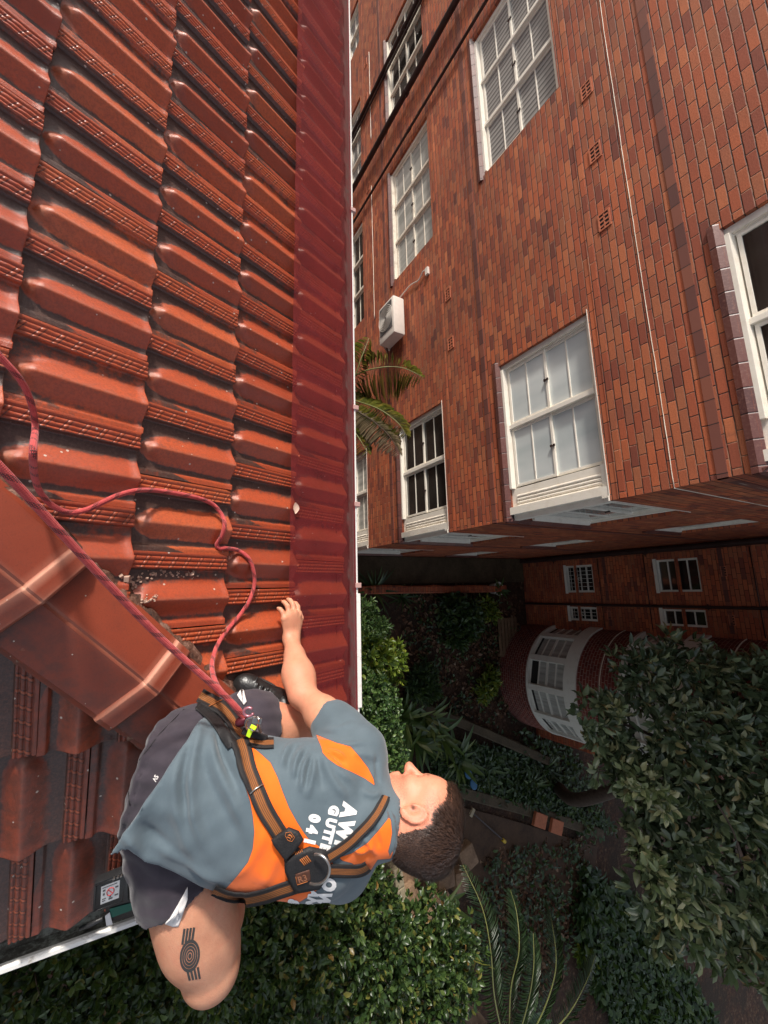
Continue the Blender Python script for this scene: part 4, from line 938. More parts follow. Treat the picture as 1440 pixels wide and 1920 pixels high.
# ---------------- hair: a close cap of hair with fine strands
def build_hair():
    s = SDF(HC - .17, HC + .17, .004)
    s.ell(hp(-.014, 0, .030), HM, np.array((.110, .085, .092)) * HS, .02); s.ell(hp(-.050, 0, .012), HM, np.array((.068, .076, .076)) * HS, .03); s.ell(hp(.035, 0, .076), HM, (.052, .052, .032), .03); s.ell(hp(-.06, 0, -.03), HM, (.045, .055, .05), .03)
    V, F = s.mesh(); q = V - HC; f, l, u = q @ HF, q @ HL, q @ HU
    nz = np.array([math.sin(a * 90 + b * 40) * .5 + math.sin(b * 120 - a * 30) * .5 for a, b in zip(f, u)])
    # hairline: forehead, temple, round the ear, nape
    line = np.where(f > .03, .074 + .10 * np.maximum(0, f - .03) + .35 * np.maximum(0, np.abs(l) - .05), np.where(f > -.035,   .034 + .040 * sstep(-.03, .03, f), .034 - .119 * sstep(-.035, -.060, f)))
    return V, F, (u - line) + .004 * nz
def _hair():
    t = NT('hair'); mp = t.n('ShaderNodeMapping'); tc = t.objc(); t.put(mp.inputs[0], tc); f = t.noise(90, 4, .7, tc); b = t.noise(12, 3, .6, tc)
    k = t.ramp(t.m('ADD', t.m('MULTIPLY', f, .5), t.m('MULTIPLY', b, .5)), [(.3, (.022, .012, .009)), (.55, (.065, .034, .023)), (.75, (.17, .095, .062))]); t.bump(f, .5, .004); return t.set(k, .42, .5)
MAT['hair'] = _hair()
hV, hF, hs_ = build_hair()
keep = (hs_[hF] > .016).all(1); hF2 = hF[keep]; used = np.unique(hF2); mp_ = np.full(len(hV), -1); mp_[used] = np.arange(len(used))
hair = mesh_obj('hair', hV[used], mp_[hF2], MAT['hair'], man, smooth=True)
hN = vnorm(hV, hF); cen = hp(-.03, 0, .09)
sV, sF = [], []
cand = np.where(hs_ > -.026)[0]
for i in rng.choice(cand, 14000):
    p, n = hV[i], hN[i]
    if n @ (p - HC) < 0: n = -n
    q = p - HC; f, l, u = q @ HF, q @ HL, q @ HU; fade = sstep(-.026, .035, hs_[i])
    if rng.random() > .35 + .8 * fade: continue
    L = .004 + .022 * fade * fade * sstep(-.0, .07, u) + .006 * fade
    crown = hp(-.055, 0, .11); L = L * (.45 + .55 * sstep(.012, .05, np.linalg.norm(p - crown))); d = unit(p - crown); d = d - n * (d @ n); d = unit(d + rng.normal(0, .16, 3)); d = unit(d + n * (.12 + .16 * rng.random()))
    p = p - n * (.0065 if hs_[i] < .017 else .001); sd = unit(np.cross(d, n)) * .00075; mdd = p + d * L * .5 + n * .0012; e = p + d * L - n * L * .12
    k = len(sV); sV += [p - sd, p + sd, mdd + sd * .8, mdd - sd * .8, e]; sF += [(k, k + 1, k + 2, k + 3), (k + 3, k + 2, k + 4)]
mesh_obj('hair_strands', sV, sF, MAT['hair'], hair, recalc=False)

# ---------------- black work shoe on the left foot
def build_shoe():
    a = J['ankL']; s = SDF(a - .24, a + .16, .004)
    fd = unit(np.array([-.45, -.80, -.18])); sd = unit(np.cross(fd, (0, 0, 1))); ud = np.cross(sd, fd); F_ = [fd, sd, ud]
    s.ell(a + fd * .055 - ud * .012, F_, (.085, .042, .034), .02); s.ell(a + fd * .115 - ud * .018, F_, (.052, .046, .031), .02); s.ell(a - fd * .015 - ud * .01, F_, (.048, .036, .040), .02)
    s.cone(a - fd * .0, a + ud * .035 - fd * .03, .046, .050, .015); s.cone(a + ud * .02 - fd * .04, a + ud * .08 - fd * .08, .040, .043, .004, 's')
    for q in np.linspace(.03, .09, 4): s.cone(a + fd * q + ud * (.026 - q * .1) - sd * .026, a + fd * q + ud * (.026 - q * .1) + sd * .026, .0042, .0042, .003)
    s.cone(a + fd * .10 + ud * .012 - sd * .045, a + fd * .10 + ud * .012 + sd * .045, .003, .003, .004)
    V, F = s.mesh(); return V, F, a, fd, sd, ud
sV_, sF_, a_, fd_, sd_, ud_ = build_shoe()
MAT['leather'] = plain('black_leather', (.016, .015, .015), .32, .3, 30, .5, .3, 90)
shoe = mesh_obj('shoe', sV_, sF_, MAT['leather'], man, smooth=True)
b = MB(); ol = [a_ + fd_ * (.045 + .125 * math.cos(t) * (1 if math.cos(t) > 0 else .9)) + sd_ * (.046 * math.sin(t) * (1 + .12 * math.cos(t))) - ud_ * .056 for t in np.linspace(0, 2 * math.pi, 40, endpoint=False)]
b.prism(ol, ud_ * .024); b.build('sole', plain('rubber_sole', (.03, .028, .027), .7, .3), shoe, bevel=.004, angle=.6)
# ---------------- shorts
def build_shorts():
    s = SDF((.18, -.08, -1.72), (1.0, .78, -1.12), .005)
    s.loft([(.482, .060, -1.405), (.50, .13, -1.385), (.530, .24, -1.315), (.548, .32, -1.26)], [.125, .160, .168, .155], [.095, .122, .125, .11], RX, BN, .02)
    h, k = J['hipL'], J['kneeL']; s.chain([h + np.array([.015, -.06, .0]), h + .25 * (k - h) + np.array([-.01, 0, .006]), h + .50 * (k - h) + np.array([-.02, -.02, .008])], [.118, .112, .104], .03); s.cut(h + .34 * (k - h), (k - h) * np.array([1, 1, .6]) + np.array([.06, 0, .0]), .16)
    h, k = J['hipR'], J['kneeR']; s.chain([h + np.array([-.02, -.03, .0]), h + .3 * (k - h) + np.array([0, -.016, 0])], [.108, .116], .03); s.cut(h + .22 * (k - h), (k - h) + np.array([0, .10, -.03]), .19)
    p1, p2 = at(250, 1600, 1.25), at(286, 1722, 1.25); nh = np.cross(p1, p2); s.cut((p1 + p2) / 2, nh * (1 if nh @ np.array([0, -1., 0]) > 0 else -1), .17)
    return s.mesh()
oV, oF = build_shorts(); oN = vnorm(oV, oF)
wr_ = .0020 * np.sin(oV @ np.array([60., 25, 10]) + 3 * np.sin(oV @ np.array([9., 17, 23]))) * np.sin(oV @ np.array([-14., 50, 32]) + 2 * np.sin(oV @ np.array([31., 7, 3]))) + .0015 * np.sin(oV @ np.array([130., -60, 40]) + 2 * np.sin(oV @ np.array([20., 30, 0])))
oV = oV + oN * wr_[:, None]
def _fabric(name, cols, rough=.8, weave=900, sheen=.2, spec=.2):
    t = NT(name); v = t.pos(); f = t.noise(14, 5, .6, v); w = t.noise(weave, 2, .6, v); k = t.ramp(t.m('ADD', t.m('MULTIPLY', f, .7), t.m('MULTIPLY', w, .3)), [(.3, cols[0]), (.7, cols[1])])
    t.bump(t.m('ADD', t.m('MULTIPLY', t.noise(26, 4, .6, v), 1.2), t.m('MULTIPLY', w, .15)), .3, .004); return t.set(k, rough, spec, Sheen_Weight=sheen)
MAT['navy'] = _fabric('navy_cotton', ((.030, .024, .032), (.058, .047, .060)))
shorts = mesh_obj('shorts', oV, oF, MAT['navy'], man, smooth=True)
oB = bvh_of(oV, oF)

# ---------------- shirt
def build_shirt():
    s = SDF((.12, -.10, -1.62), (1.05, .82, -.85), .0045)
    s.loft([(.475, .020, -1.355), (.500, .12, -1.335), (.545, .25, -1.275), (.568, .36, -1.215), (.583, .47, -1.160), (.592, .548, -1.125), (.597, .592, -1.095)],
           [.186, .182, .172, .172, .186, .165, .105], [.140, .140, .133, .125, .122, .100, .072], RX, BN, .02, 2.2)
    a, e = J['shL'], J['elL']; s.chain([a + RX * .05 - SPN * .02, a, a + .26 * (e - a), a + .44 * (e - a)], [.078, .063, .064, .069], .035)
    a, e = J['shR'], J['elR']; s.chain([a - RX * .05 - SPN * .02, a, a + .5 * (e - a)], [.085, .070, .068], .035)
    s.cone(J['neck'] - BN * .01, J['shL'] + BN * .012, .070, .062, .03); s.cone(J['neck'] - BN * .01, J['shR'] + BN * .012, .070, .062, .03)
    s.cone(J['neck'] - SPN * .02, J['neck'] + SPN * .025 + BN * .006, .088, .074, .03)
    p1, p2 = at(385, 1340, 1.17), at(222, 1578, 1.17); nh = np.cross(p1, p2); s.cut((p1 + p2) / 2, nh * (1 if nh @ SPN < 0 else -1), .6)
    p1, p2 = at(222, 1580, 1.15), at(420, 1684, 1.15); nh = np.cross(p1, p2); s.cut((p1 + p2) / 2, nh * (1 if nh @ RX > 0 else -1), .32)
    # sleeve opening
    a, e = J['shL'], J['elL']; s.cone(a + .42 * (e - a), a + .75 * (e - a), .058, .062, .004, 's')
    s.cone(J['neck'] + SPN * .012, J['neck'] + SPN * .09, .064, .066, .004, 's')
    return s.mesh()
tV, tF = build_shirt(); tV = relax(tV, tF, 1, .4)
# ---------------- shirt: folds, coloured panels, printed letters
tN = vnorm(tV, tF); tB0 = bvh_of(tV, tF)
def pl3(px, bv):
    out = []
    for u, v in smooth_path(np.array([(a, b, 0) for a, b in px]), 5)[:, :2]:
        p, n = hit(bv, u, v)
        if p is not None: out.append(p)
    return np.array(out)
def q4(L): return [(380 + x / 4, 1260 + y / 4) for x, y in L]
def q2(L): return [(200 + x / 2.118, 1240 + y / 2.118) for x, y in L]
FOLDS = [(q4([(660, 535), (610, 620), (590, 720)]), .0045, .008), (q4([(750, 565), (700, 680), (690, 800)]), .006, .009), (q4([(800, 605), (745, 750), (740, 910)]), .006, .009), (q4([(835, 612), (835, 720), (800, 850), (785, 960)]), .005, .009),
         (q4([(870, 615), (940, 740), (1010, 860), (1090, 960)]), .005, .010), (q4([(900, 620), (1010, 740), (1140, 830)]), .004, .009), (q4([(700, 545), (650, 640), (640, 760)]), -.004, .007), (q4([(780, 585), (720, 720), (715, 860)]), -.005, .007),
         (q4([(820, 620), (790, 760), (770, 900)]), -.005, .007), (q4([(850, 620), (890, 760), (900, 900)]), -.004, .010), (q4([(930, 590), (1000, 605), (1070, 650)]), .004, .006), (q4([(915, 600), (980, 665), (1050, 725)]), .004, .006), (q4([(925, 598), (1000, 640), (1080, 700)]), -.004, .005),
         (q4([(880, 500), (1000, 540), (1100, 545), (1230, 520)]), .004, .008), (q4([(900, 440), (1020, 430), (1120, 380)]), .003, .010), (q4([(1100, 610), (1220, 620), (1310, 650)]), .003, .010), (q4([(1300, 640), (1310, 740), (1320, 850)]), -.004, .007), (q4([(1200, 900), (1280, 930), (1340, 900)]), .004, .007),
         (q4([(60, 500), (100, 700), (220, 950), (320, 1200)]), .005, .014), (q4([(150, 420), (220, 580), (300, 800), (340, 1000)]), .005, .011), (q4([(110, 450), (160, 640), (260, 880)]), -.005, .009), (q4([(0, 620), (60, 850), (200, 1100), (300, 1350)]), -.003, .016),
         (q2([(380, 235), (335, 400), (345, 600), (420, 800)]), .005, .013), (q2([(300, 350), (270, 500), (310, 680), (400, 850)]), .004, .016), (q2([(345, 300), (305, 480), (330, 660)]), -.0045, .011), (q2([(200, 720), (320, 800), (470, 880)]), .005, .012), (q2([(120, 640), (240, 740), (400, 860)]), -.004, .013), (q2([(150, 560), (280, 600), (380, 600)]), .002, .02),
         (q2([(70, 690), (160, 770), (300, 860)]), .004, .010), (q4([(470, 1150), (430, 1300), (330, 1450), (200, 1560)]), .003, .013), (q4([(560, 1350), (520, 1480), (450, 1600)]), .003, .012), (q4([(1130, 1320), (1200, 1350), (1290, 1290)]), .004, .006), (q4([(1200, 1240), (1260, 1300), (1300, 1380)]), .004, .006), (q4([(1280, 1150), (1310, 1250), (1330, 1330)]), -.003, .006)]
disp = np.zeros(len(tV))
for px, amp, wd in FOLDS:
    L = pl3(px, tB0)
    if len(L) < 3: continue
    best = np.full(len(tV), 9.); tpos = np.zeros(len(tV))
    near = np.where(np.linalg.norm(tV - L.mean(0), axis=1) < np.ptp(L, axis=0).max() + .08)[0]; X = tV[near]
    bd = np.full(len(X), 9.); tp = np.zeros(len(X))
    for i in range(len(L) - 1):
        ab = L[i + 1] - L[i]; t = np.clip(((X - L[i]) @ ab) / (ab @ ab + 1e-12), 0, 1); d = np.linalg.norm(X - L[i] - t[:, None] * ab, axis=1)
        m_ = d < bd; bd[m_] = d[m_]; tp[m_] = (i + t[m_]) / (len(L) - 1)
    disp[near] += amp * np.exp(-(bd / wd) ** 2) * np.clip(np.sin(np.pi * np.clip(tp * .92 + .06, 0, 1)) * 1.4, 0, 1)
s1, s2 = tV @ RX, tV @ SPN
disp *= 1.8 + 1.2 * sstep(.02, -.14, (tV - J['pel']) @ SPN - .22)
disp += .0016 * np.sin(s1 * 37 + 4 * np.sin(s2 * 11)) * np.sin(s2 * 22 + 3 * np.sin(s1 * 9)) + .0006 * np.sin(s1 * 90 + 5 * np.sin(s2 * 17 + 2 * s1))
tV = tV + tN * disp[:, None]; tV = relax(tV, tF, 1, .25); tN = vnorm(tV, tF); tB = bvh_of(tV, tF)
PX = topix(tV)
OR1 = [(440, 1380), (472, 1400), (485, 1410), (507, 1430), (520, 1457), (530, 1485), (542, 1515), (557, 1542), (570, 1562), (580, 1575), (600, 1588), (625, 1620), (618, 1650), (600, 1665), (580, 1680), (548, 1700), (545, 1760), (420, 1760), (405, 1672), (421, 1669), (432, 1657), (447, 1640), (465, 1617), (474, 1592), (477, 1560), (474, 1530), (469, 1502), (462, 1480), (450, 1440)]
OR2 = q4([(850, 470), (1000, 530), (1110, 560), (1180, 640), (1240, 720), (1280, 800), (1290, 850), (1220, 800), (1120, 750), (1010, 700), (940, 650), (900, 605), (890, 560)])
OR3 = [(636, 1608), (642, 1614), (659, 1618), (690, 1640), (708, 1612), (733, 1610), (740, 1590), (745, 1560), (740, 1530), (726, 1512), (728, 1535), (712, 1555), (690, 1580), (660, 1600)]
sd = np.maximum.reduce([polysd(PX, p) for p in (OR1, OR2, OR3)])
# collar: last centimetres around the neck opening
COL = [(716, 1486), (724, 1500), (734, 1518), (741, 1540), (744, 1565), (740, 1590), (730, 1606), (728, 1596), (732, 1580), (735, 1562), (733, 1540), (726, 1520), (716, 1508)]
cs_ = polysd(PX, COL); sd = np.where(cs_ > -6, np.minimum(sd, -cs_), sd)
def _shirt():
    t = NT('shirt_jersey'); v = t.pos(); a = t.attr('orange').outputs['Fac']; w = t.noise(700, 2, .6, v); f = t.noise(11, 4, .6, v); dirt = t.noise(20, 6, .72, v)
    g = t.ramp(t.m('ADD', t.m('MULTIPLY', f, .7), t.m('MULTIPLY', w, .3)), [(.3, (.078, .108, .128)), (.7, (.112, .150, .175))])
    o = t.ramp(t.m('ADD', t.m('MULTIPLY', f, .7), t.m('MULTIPLY', w, .3)), [(.3, (.86, .125, .006)), (.7, (.98, .175, .010))])
    o = t.mix(t.m('MULTIPLY', t.sm(.6, .8, dirt), .25), o, (.45, .09, .02)); g = t.mix(t.m('MULTIPLY', t.sm(.6, .8, dirt), .35), g, (.05, .055, .06))
    k = t.mix(t.sm(-.6, .6, a), g, o); pip = t.m('MULTIPLY', t.sm(-1.6, -.6, a), t.m('SUBTRACT', 1, t.sm(-.4, .5, a))); k = t.mix(t.m('MULTIPLY', pip, .6), k, (.07, .045, .04))
    t.bump(t.m('ADD', t.m('MULTIPLY', w, .2), t.m('MULTIPLY', t.noise(35, 4, .6, v), .8)), .2, .003); return t.set(k, .72, .25, Sheen_Weight=.25)
MAT['shirt'] = _shirt()
shirt = mesh_obj('shirt', tV, tF, MAT['shirt'], man, smooth=True, attrs={'orange': sd})
MAT['print'] = plain('white_print', (.84, .82, .80), .6, .06, 60)
def drape(V2, F2, o, dx, dy, bv, off, name, mat, parent, cuts=2):
    bm = bmesh.new(); vs = [bm.verts.new((x, y, 0)) for x, y in V2]
    for f in F2:
        try: bm.faces.new([vs[i] for i in f])
        except ValueError: pass
    bmesh.ops.triangulate(bm, faces=bm.faces[:])
    for _ in range(cuts):
        L = [e for e in bm.edges if e.calc_length() > .16]
        if not L: break
        bmesh.ops.subdivide_edges(bm, edges=L, cuts=1); bmesh.ops.triangulate(bm, faces=[f for f in bm.faces if len(f.verts) > 3])
    ok = True; dead = []
    for v in bm.verts:
        u, w = o[0] + v.co.x * dx[0] + v.co.y * dy[0], o[1] + v.co.x * dx[1] + v.co.y * dy[1]
        p, n = hit(bv, u, w)
        if p is None: dead.append(v)
        else: v.co = Vector(p + n * off)
    bmesh.ops.delete(bm, geom=dead, context='VERTS')
    V = [tuple(v.co) for v in bm.verts]; bm.verts.index_update(); F = [[v.index for v in f.verts] for f in bm.faces]; bm.free()
    return mesh_obj(name, V, F, mat, parent, recalc=False, smooth=False) if F else None
def text2d(s, bold=.02, shear=0.):
    cu = bpy.data.curves.new('lettering', 'FONT'); cu.body = s; cu.size = 1; cu.offset = bold; cu.resolution_u = 3; cu.shear = shear
    ob = bpy.data.objects.new('lettering', cu); C.objects.link(ob); dg = bpy.context.evaluated_depsgraph_get(); me = ob.evaluated_get(dg).to_mesh()
    V = np.array([tuple(v.co)[:2] for v in me.vertices]); F = [tuple(p.vertices) for p in me.polygons]; ob.evaluated_get(dg).to_mesh_clear()
    bpy.data.objects.remove(ob); bpy.data.curves.remove(cu); return V, F
def letters(s, px, h, d, bv, parent, mat=None, bold=.02, off=.0016, name='print', up=None, sx=1.0):
    V, F = text2d(s, bold); V = V / .70; d = np.array(d, float); d /= np.linalg.norm(d); u = np.array([d[1], -d[0]]) if up is None else np.array(up)
    return drape(V, F, px, d * h * sx, u * h, bv, off, name, mat or MAT['print'], parent)
dd = (-.27, .963)
def z7(x, y): return (520 + x / 7.2, 1480 + y / 7.2)
for ch, px, h, sx in (('A', z7(903, 185), 25, 1.0), ('W', z7(862, 400), 25, .95), ('I', z7(795, 680), 24, 1.0), ('D', z7(675, 1105), 21, .9), ('O', z7(640, 1180), 23, .85), ('W', z7(575, 1370), 22, .75)):
    if ch != 'D': letters(ch, px, h, dd, tB, shirt, bold=.08, sx=sx)
for ch, px in zip('GUTTE', ((722, 210), (684, 380), (655, 515), (634, 598), (598, 725))): letters(ch, z7(*px), 16.5, dd, tB, shirt, bold=.085)
for ch, px in zip('AN', ((455, 1345), (425, 1440))): letters(ch, z7(*px), 15.5, (-.35, .94), tB, shirt, bold=.085, sx=.8)
for ch, px in zip('041', ((450, 330), (418, 480), (385, 640))): letters(ch, z7(*px), 18.5, (-.22, .975), tB, shirt, bold=.085)
letters('8', z7(170, 1468), 18, (-.3, .95), tB, shirt, bold=.085, sx=.7)
# ---------------- harness
ALLV = np.vstack([tV, oV, BV]); ALLF = np.vstack([tF, oF + len(tV), BF + len(tV) + len(oV)]); aB = bvh_of(ALLV, ALLF)
def _strap():
    t = NT('harness_webbing'); a = t.m('ABSOLUTE', t.attr('ac').outputs['Fac']); v = t.pos(); w = t.noise(600, 2, .6, v)
    st = t.m('ABSOLUTE', t.m('SUBTRACT', t.m('FRACT', t.m('MULTIPLY', t.attr('ac').outputs['Fac'], 4.5)), .5))
    org = t.mix(t.sm(.3, .42, st), (.30, .105, .028), (.035, .022, .016)); k = t.mix(t.sm(.46, .54, a), org, (.018, .017, .018)); k = t.mix(t.m('MULTIPLY', t.sm(.4, .8, t.noise(30, 5, .7, v)), .3), k, (.06, .04, .03))
    t.bump(w, .35, .003); return t.set(k, .7, .3)
MAT['strap'] = _strap(); MAT['black'] = plain('black_nylon', (.016, .015, .016), .6, .3, 30, .35, .3, 200)
MAT['orange_thread'] = plain('orange_thread', (.42, .13, .03), .7, .2, 80); MAT['metal'] = plain('dull_metal', (.40, .38, .36), .28, .2, 30, .5, metal=.9)
# back plate of the harness
def patch(poly, bv, off, th, name, mat, parent, n=13):
    """a padded patch: polygon in pixels laid on the body"""
    poly = np.array(poly, float); c = poly.mean(0); rings = [1.0, .97, .8, .5, .2]; V, F = [], []; m = len(poly) * 4
    P = np.vstack([poly, poly[:1]]); out = np.vstack([P[i] + (P[i + 1] - P[i]) * np.linspace(0, 1, 4, endpoint=False)[:, None] for i in range(len(poly))])
    last = None
    for r_, lift in zip(rings, (0, th * .8, th, th, th)):
        for q in out:
            x = c + (q - c) * r_; p, nn = hit(bv, *x)
            if p is None:
                p, nn = hit(bv, *(c + (q - c) * r_ * .9))
                if p is None: p, nn = last if last is not None else (at(q[0], q[1], 1.2), -unit(ray(*q)))
            last = (p, nn); V.append(p + nn * (off + lift))
    p, nn = hit(bv, *c); V.append(p + nn * (off + th)); ci = len(V) - 1
    for k in range(len(rings) - 1): F += [(k * m + i, k * m + (i + 1) % m, (k + 1) * m + (i + 1) % m, (k + 1) * m + i) for i in range(m)]
    k = len(rings) - 1; F += [(k * m + i, k * m + (i + 1) % m, ci) for i in range(m)]
    return mesh_obj(name, V, F, mat, parent, smooth=True)
harness = patch(q4([(610, 1400), (700, 1340), (800, 1300), (925, 1325), (950, 1400), (950, 1480), (880, 1600), (700, 1630), (650, 1540), (620, 1470)]), aB, .004, .010, 'harness', MAT['black'], man)
def ribbon(px, wpx, off, name='strap', mat='strap', th=.0032, n=5, parent=None):
    P = smooth_path(np.array([(a, b, 0) for a, b in px]), n)[:, :2]; W = np.interp(np.linspace(0, 1, len(P)), np.linspace(0, 1, len(np.atleast_1d(wpx))) if np.ndim(wpx) else [0, 1], wpx if np.ndim(wpx) else [wpx, wpx])
    T = np.gradient(P, axis=0); T /= np.linalg.norm(T, axis=1)[:, None]; Nn = np.stack([-T[:, 1], T[:, 0]], 1); ac = np.linspace(-1, 1, 11); rows = []; nrm = []
    for p, nn, w in zip(P, Nn, W):
        r_ = [hit(aB, *(p + nn * a * w / 2)) for a in ac]; good = [i for i, x in enumerate(r_) if x[0] is not None]
        if not good: continue
        pts = []; ns = []
        for i in range(len(ac)):
            if r_[i][0] is not None: pts.append(r_[i][0]); ns.append(r_[i][1])
            else:
                j = min(good, key=lambda g: abs(g - i)); rr = ray(*(p + nn * ac[i] * w / 2)); pts.append(rr * ((r_[j][0] @ RC[2]) * 1.01)); ns.append(r_[j][1])
        rows.append(pts); nrm.append(ns)
    G = np.array(rows); N = np.array(nrm); N = N.mean(1, keepdims=True) * .6 + N * .4; N /= np.linalg.norm(N, axis=2, keepdims=True)
    dep = np.linalg.norm(G, axis=2); D2 = dep.copy()
    for _ in range(3): D2 = np.minimum(D2, (np.pad(D2, ((1, 1), (0, 0)), 'edge')[:-2] + np.pad(D2, ((1, 1), (0, 0)), 'edge')[2:] + D2) / 3)
    G = G * (D2 / dep)[..., None]; top = G + N * (off + th); m, q = G.shape[:2]
    lo = G + N * off; G2 = np.concatenate([lo[:, :1], top, lo[:, -1:]], 1); at_ = np.tile(np.concatenate([[-1], ac, [1]]), (m, 1)).ravel(); b = MB(); b.grid(G2)
    return mesh_obj(name, b.v, b.f, MAT[mat], parent or harness, smooth=True, attrs={'ac': at_})
ribbon(q4([(-90, 140), (-20, 190), (70, 240), (150, 290), (215, 370), (260, 460), (340, 520), (450, 545), (530, 545)]), [22, 27, 27, 26, 24, 22, 20, 18], .004, 'strap')
ribbon(q4([(-40, 260), (60, 340), (150, 450), (230, 560)]), [14, 18, 20, 24], .002, 'strap', 'black')
ribbon(q4([(270, 520), (300, 600), (340, 740), (400, 880), (470, 1030), (550, 1160), (620, 1260), (680, 1350)]), [33, 33, 33, 33, 32, 31, 30], .0045)
ribbon(q4([(830, 1440), (960, 1365), (1100, 1270), (1200, 1180), (1290, 1080), (1345, 990), (1365, 940)]), [23, 22, 21, 20, 19, 17], .005)
ribbon(q4([(860, 1480), (980, 1480), (1100, 1485), (1190, 1470), (1240, 1440)]), [24, 24, 24, 22, 18], .003)
ribbon(q4([(800, 1540), (700, 1585), (580, 1625), (450, 1665), (300, 1690), (180, 1670), (80, 1620)]), [27, 27, 26, 25, 24, 22], .0045)
kp = patch(q4([(512, 1245), (580, 1190), (650, 1150), (720, 1180), (755, 1240), (700, 1310), (630, 1385), (590, 1350)]), aB, .010, .010, 'strap_keeper', MAT['black'], harness)
cB = lambda o: bvh_of(np.array([tuple(v.co + worldpos(o)) for v in o.data.vertices]), [tuple(p.vertices) for p in o.data.polygons])
kB = cB(kp); hB = cB(harness)
def lines(L, bv, wpx, off, mat, parent, name):
    b = MB()
    for pts in L:
        pp = []; 
        for i in range(len(pts) - 1):
            for t in np.linspace(0, 1, 4, endpoint=False): pp.append((pts[i][0] + (pts[i + 1][0] - pts[i][0]) * t, pts[i][1] + (pts[i + 1][1] - pts[i][1]) * t))
        pp.append(pts[-1]); H = [hit(bv, *q) for q in pp]; H = [p + n * off for p, n in H if p is not None]
        if len(H) > 1: b.tube(H, wpx, 6)
    return b.build(name, mat, parent, smooth=True) if b.n else None
lines([q4([(625, 1205), (660, 1200), (690, 1240), (670, 1270), (640, 1262), (620, 1225), (625, 1205)])], kB, .0006, .001, MAT['orange_thread'], kp, 'stitched_mark')
lines([q4([(640, 1222), (662, 1228), (672, 1245)]), q4([(634, 1235), (655, 1245), (662, 1256)]), q4([(650, 1215), (676, 1238)])], kB, .0009, .001, MAT['orange_thread'], kp, 'stitched_mark')
badge = patch(q4([(695, 1515), (800, 1480), (812, 1560), (710, 1595)]), hB, .0005, .0018, 'badge', plain('brown_badge', (.085, .032, .018), .6, .3, 40), harness)
bB = cB(badge); lines([q4([(695, 1515), (800, 1480), (812, 1560), (710, 1595), (695, 1515)])], bB, .0006, .0008, MAT['orange_thread'], badge, 'badge_edge')
letters('R3', q4([(722, 1580)])[0], 11.5, (.94, -.33), bB, badge, plain('badge_print', (.30, .12, .06), .6), .02, .0012, 'badge_print')
lines([q4([(730 + 12 * i, 1405 - 7 * i), (765 + 12 * i, 1450 - 7 * i)]) for i in range(5)], hB, .0011, .0006, MAT['orange_thread'], harness, 'stitching')
lines([q4([(690 + 12 * i, 1350 - 6 * i), (700 + 12 * i, 1372 - 6 * i)]) for i in range(5)], hB, .0009, .0006, MAT['orange_thread'], harness, 'stitching')
def dring():
    pts = q4([(838, 1370), (880, 1372), (925, 1405), (950, 1455), (948, 1510), (925, 1555), (885, 1585), (840, 1592), (805, 1585)]); b = MB(); c = hit(hB, *q4([(850, 1480)])[0])[0]; w0 = c @ RC[2]
    P = [at(u, v, w0 - .012 - .018 * math.sin(math.pi * i / 8)) for i, (u, v) in enumerate(pts)]; b.tube(smooth_path(P, 5), .0032, 10); return b.build('d_ring', MAT['metal'], harness, smooth=True)
dring()
b = MB(); P = [hit(aB, *q) for q in q4([(345, 915), (400, 880), (462, 842)])]; b.tube([p + n * .0105 for p, n in P if p is not None], .0017, 8); b.build('strap_bar', MAT['metal'], harness, smooth=True)
b = MB(); P = [hit(aB, *q) for q in q4([(45, 283), (95, 258), (142, 232)])]; b.tube([p + n * .0105 for p, n in P if p is not None], .0013, 8); b.build('strap_bar', MAT['orange_thread'], harness, smooth=True)
b = MB(); P = [hit(aB, *q) for q in q4([(404, 530), (410, 490), (425, 420)])]; b.tube([p + n * .012 for p, n in P if p is not None], .0011, 8); b.build('strap_bar', MAT['metal'], harness, smooth=True)
# pale label sticking out of the shorts, pocket lining, tattoo
MAT['pale'] = plain('pale_lining', (.74, .70, .68), .8, .05, 30)
patch([(452, 1292), (458, 1300), (462, 1318), (456, 1324), (445, 1306)], aB, .004, .003, 'label_tag', MAT['pale'], shorts)
patch([(309, 1731), (318, 1722), (334, 1695), (352, 1662), (352, 1685), (343, 1715), (335, 1736), (325, 1737)], aB, .0, .004, 'pocket_lining', MAT['pale'], shorts)
lines([[(228, 1480), (219, 1500), (221, 1520)], [(236, 1440), (225, 1470)], [(250, 1440), (240, 1475), (244, 1510)], [(345, 1330), (300, 1375), (262, 1425)]], aB, .0012, .0005, MAT['black'], shorts, 'seam')
lb = letters('SV', (291, 1452), 8, (-.45, .89), aB, shorts, MAT['pale'], .02, .001, 'label_print')
MAT['ink'] = plain('tattoo_ink', (.050, .047, .045), .6, .2, 60)
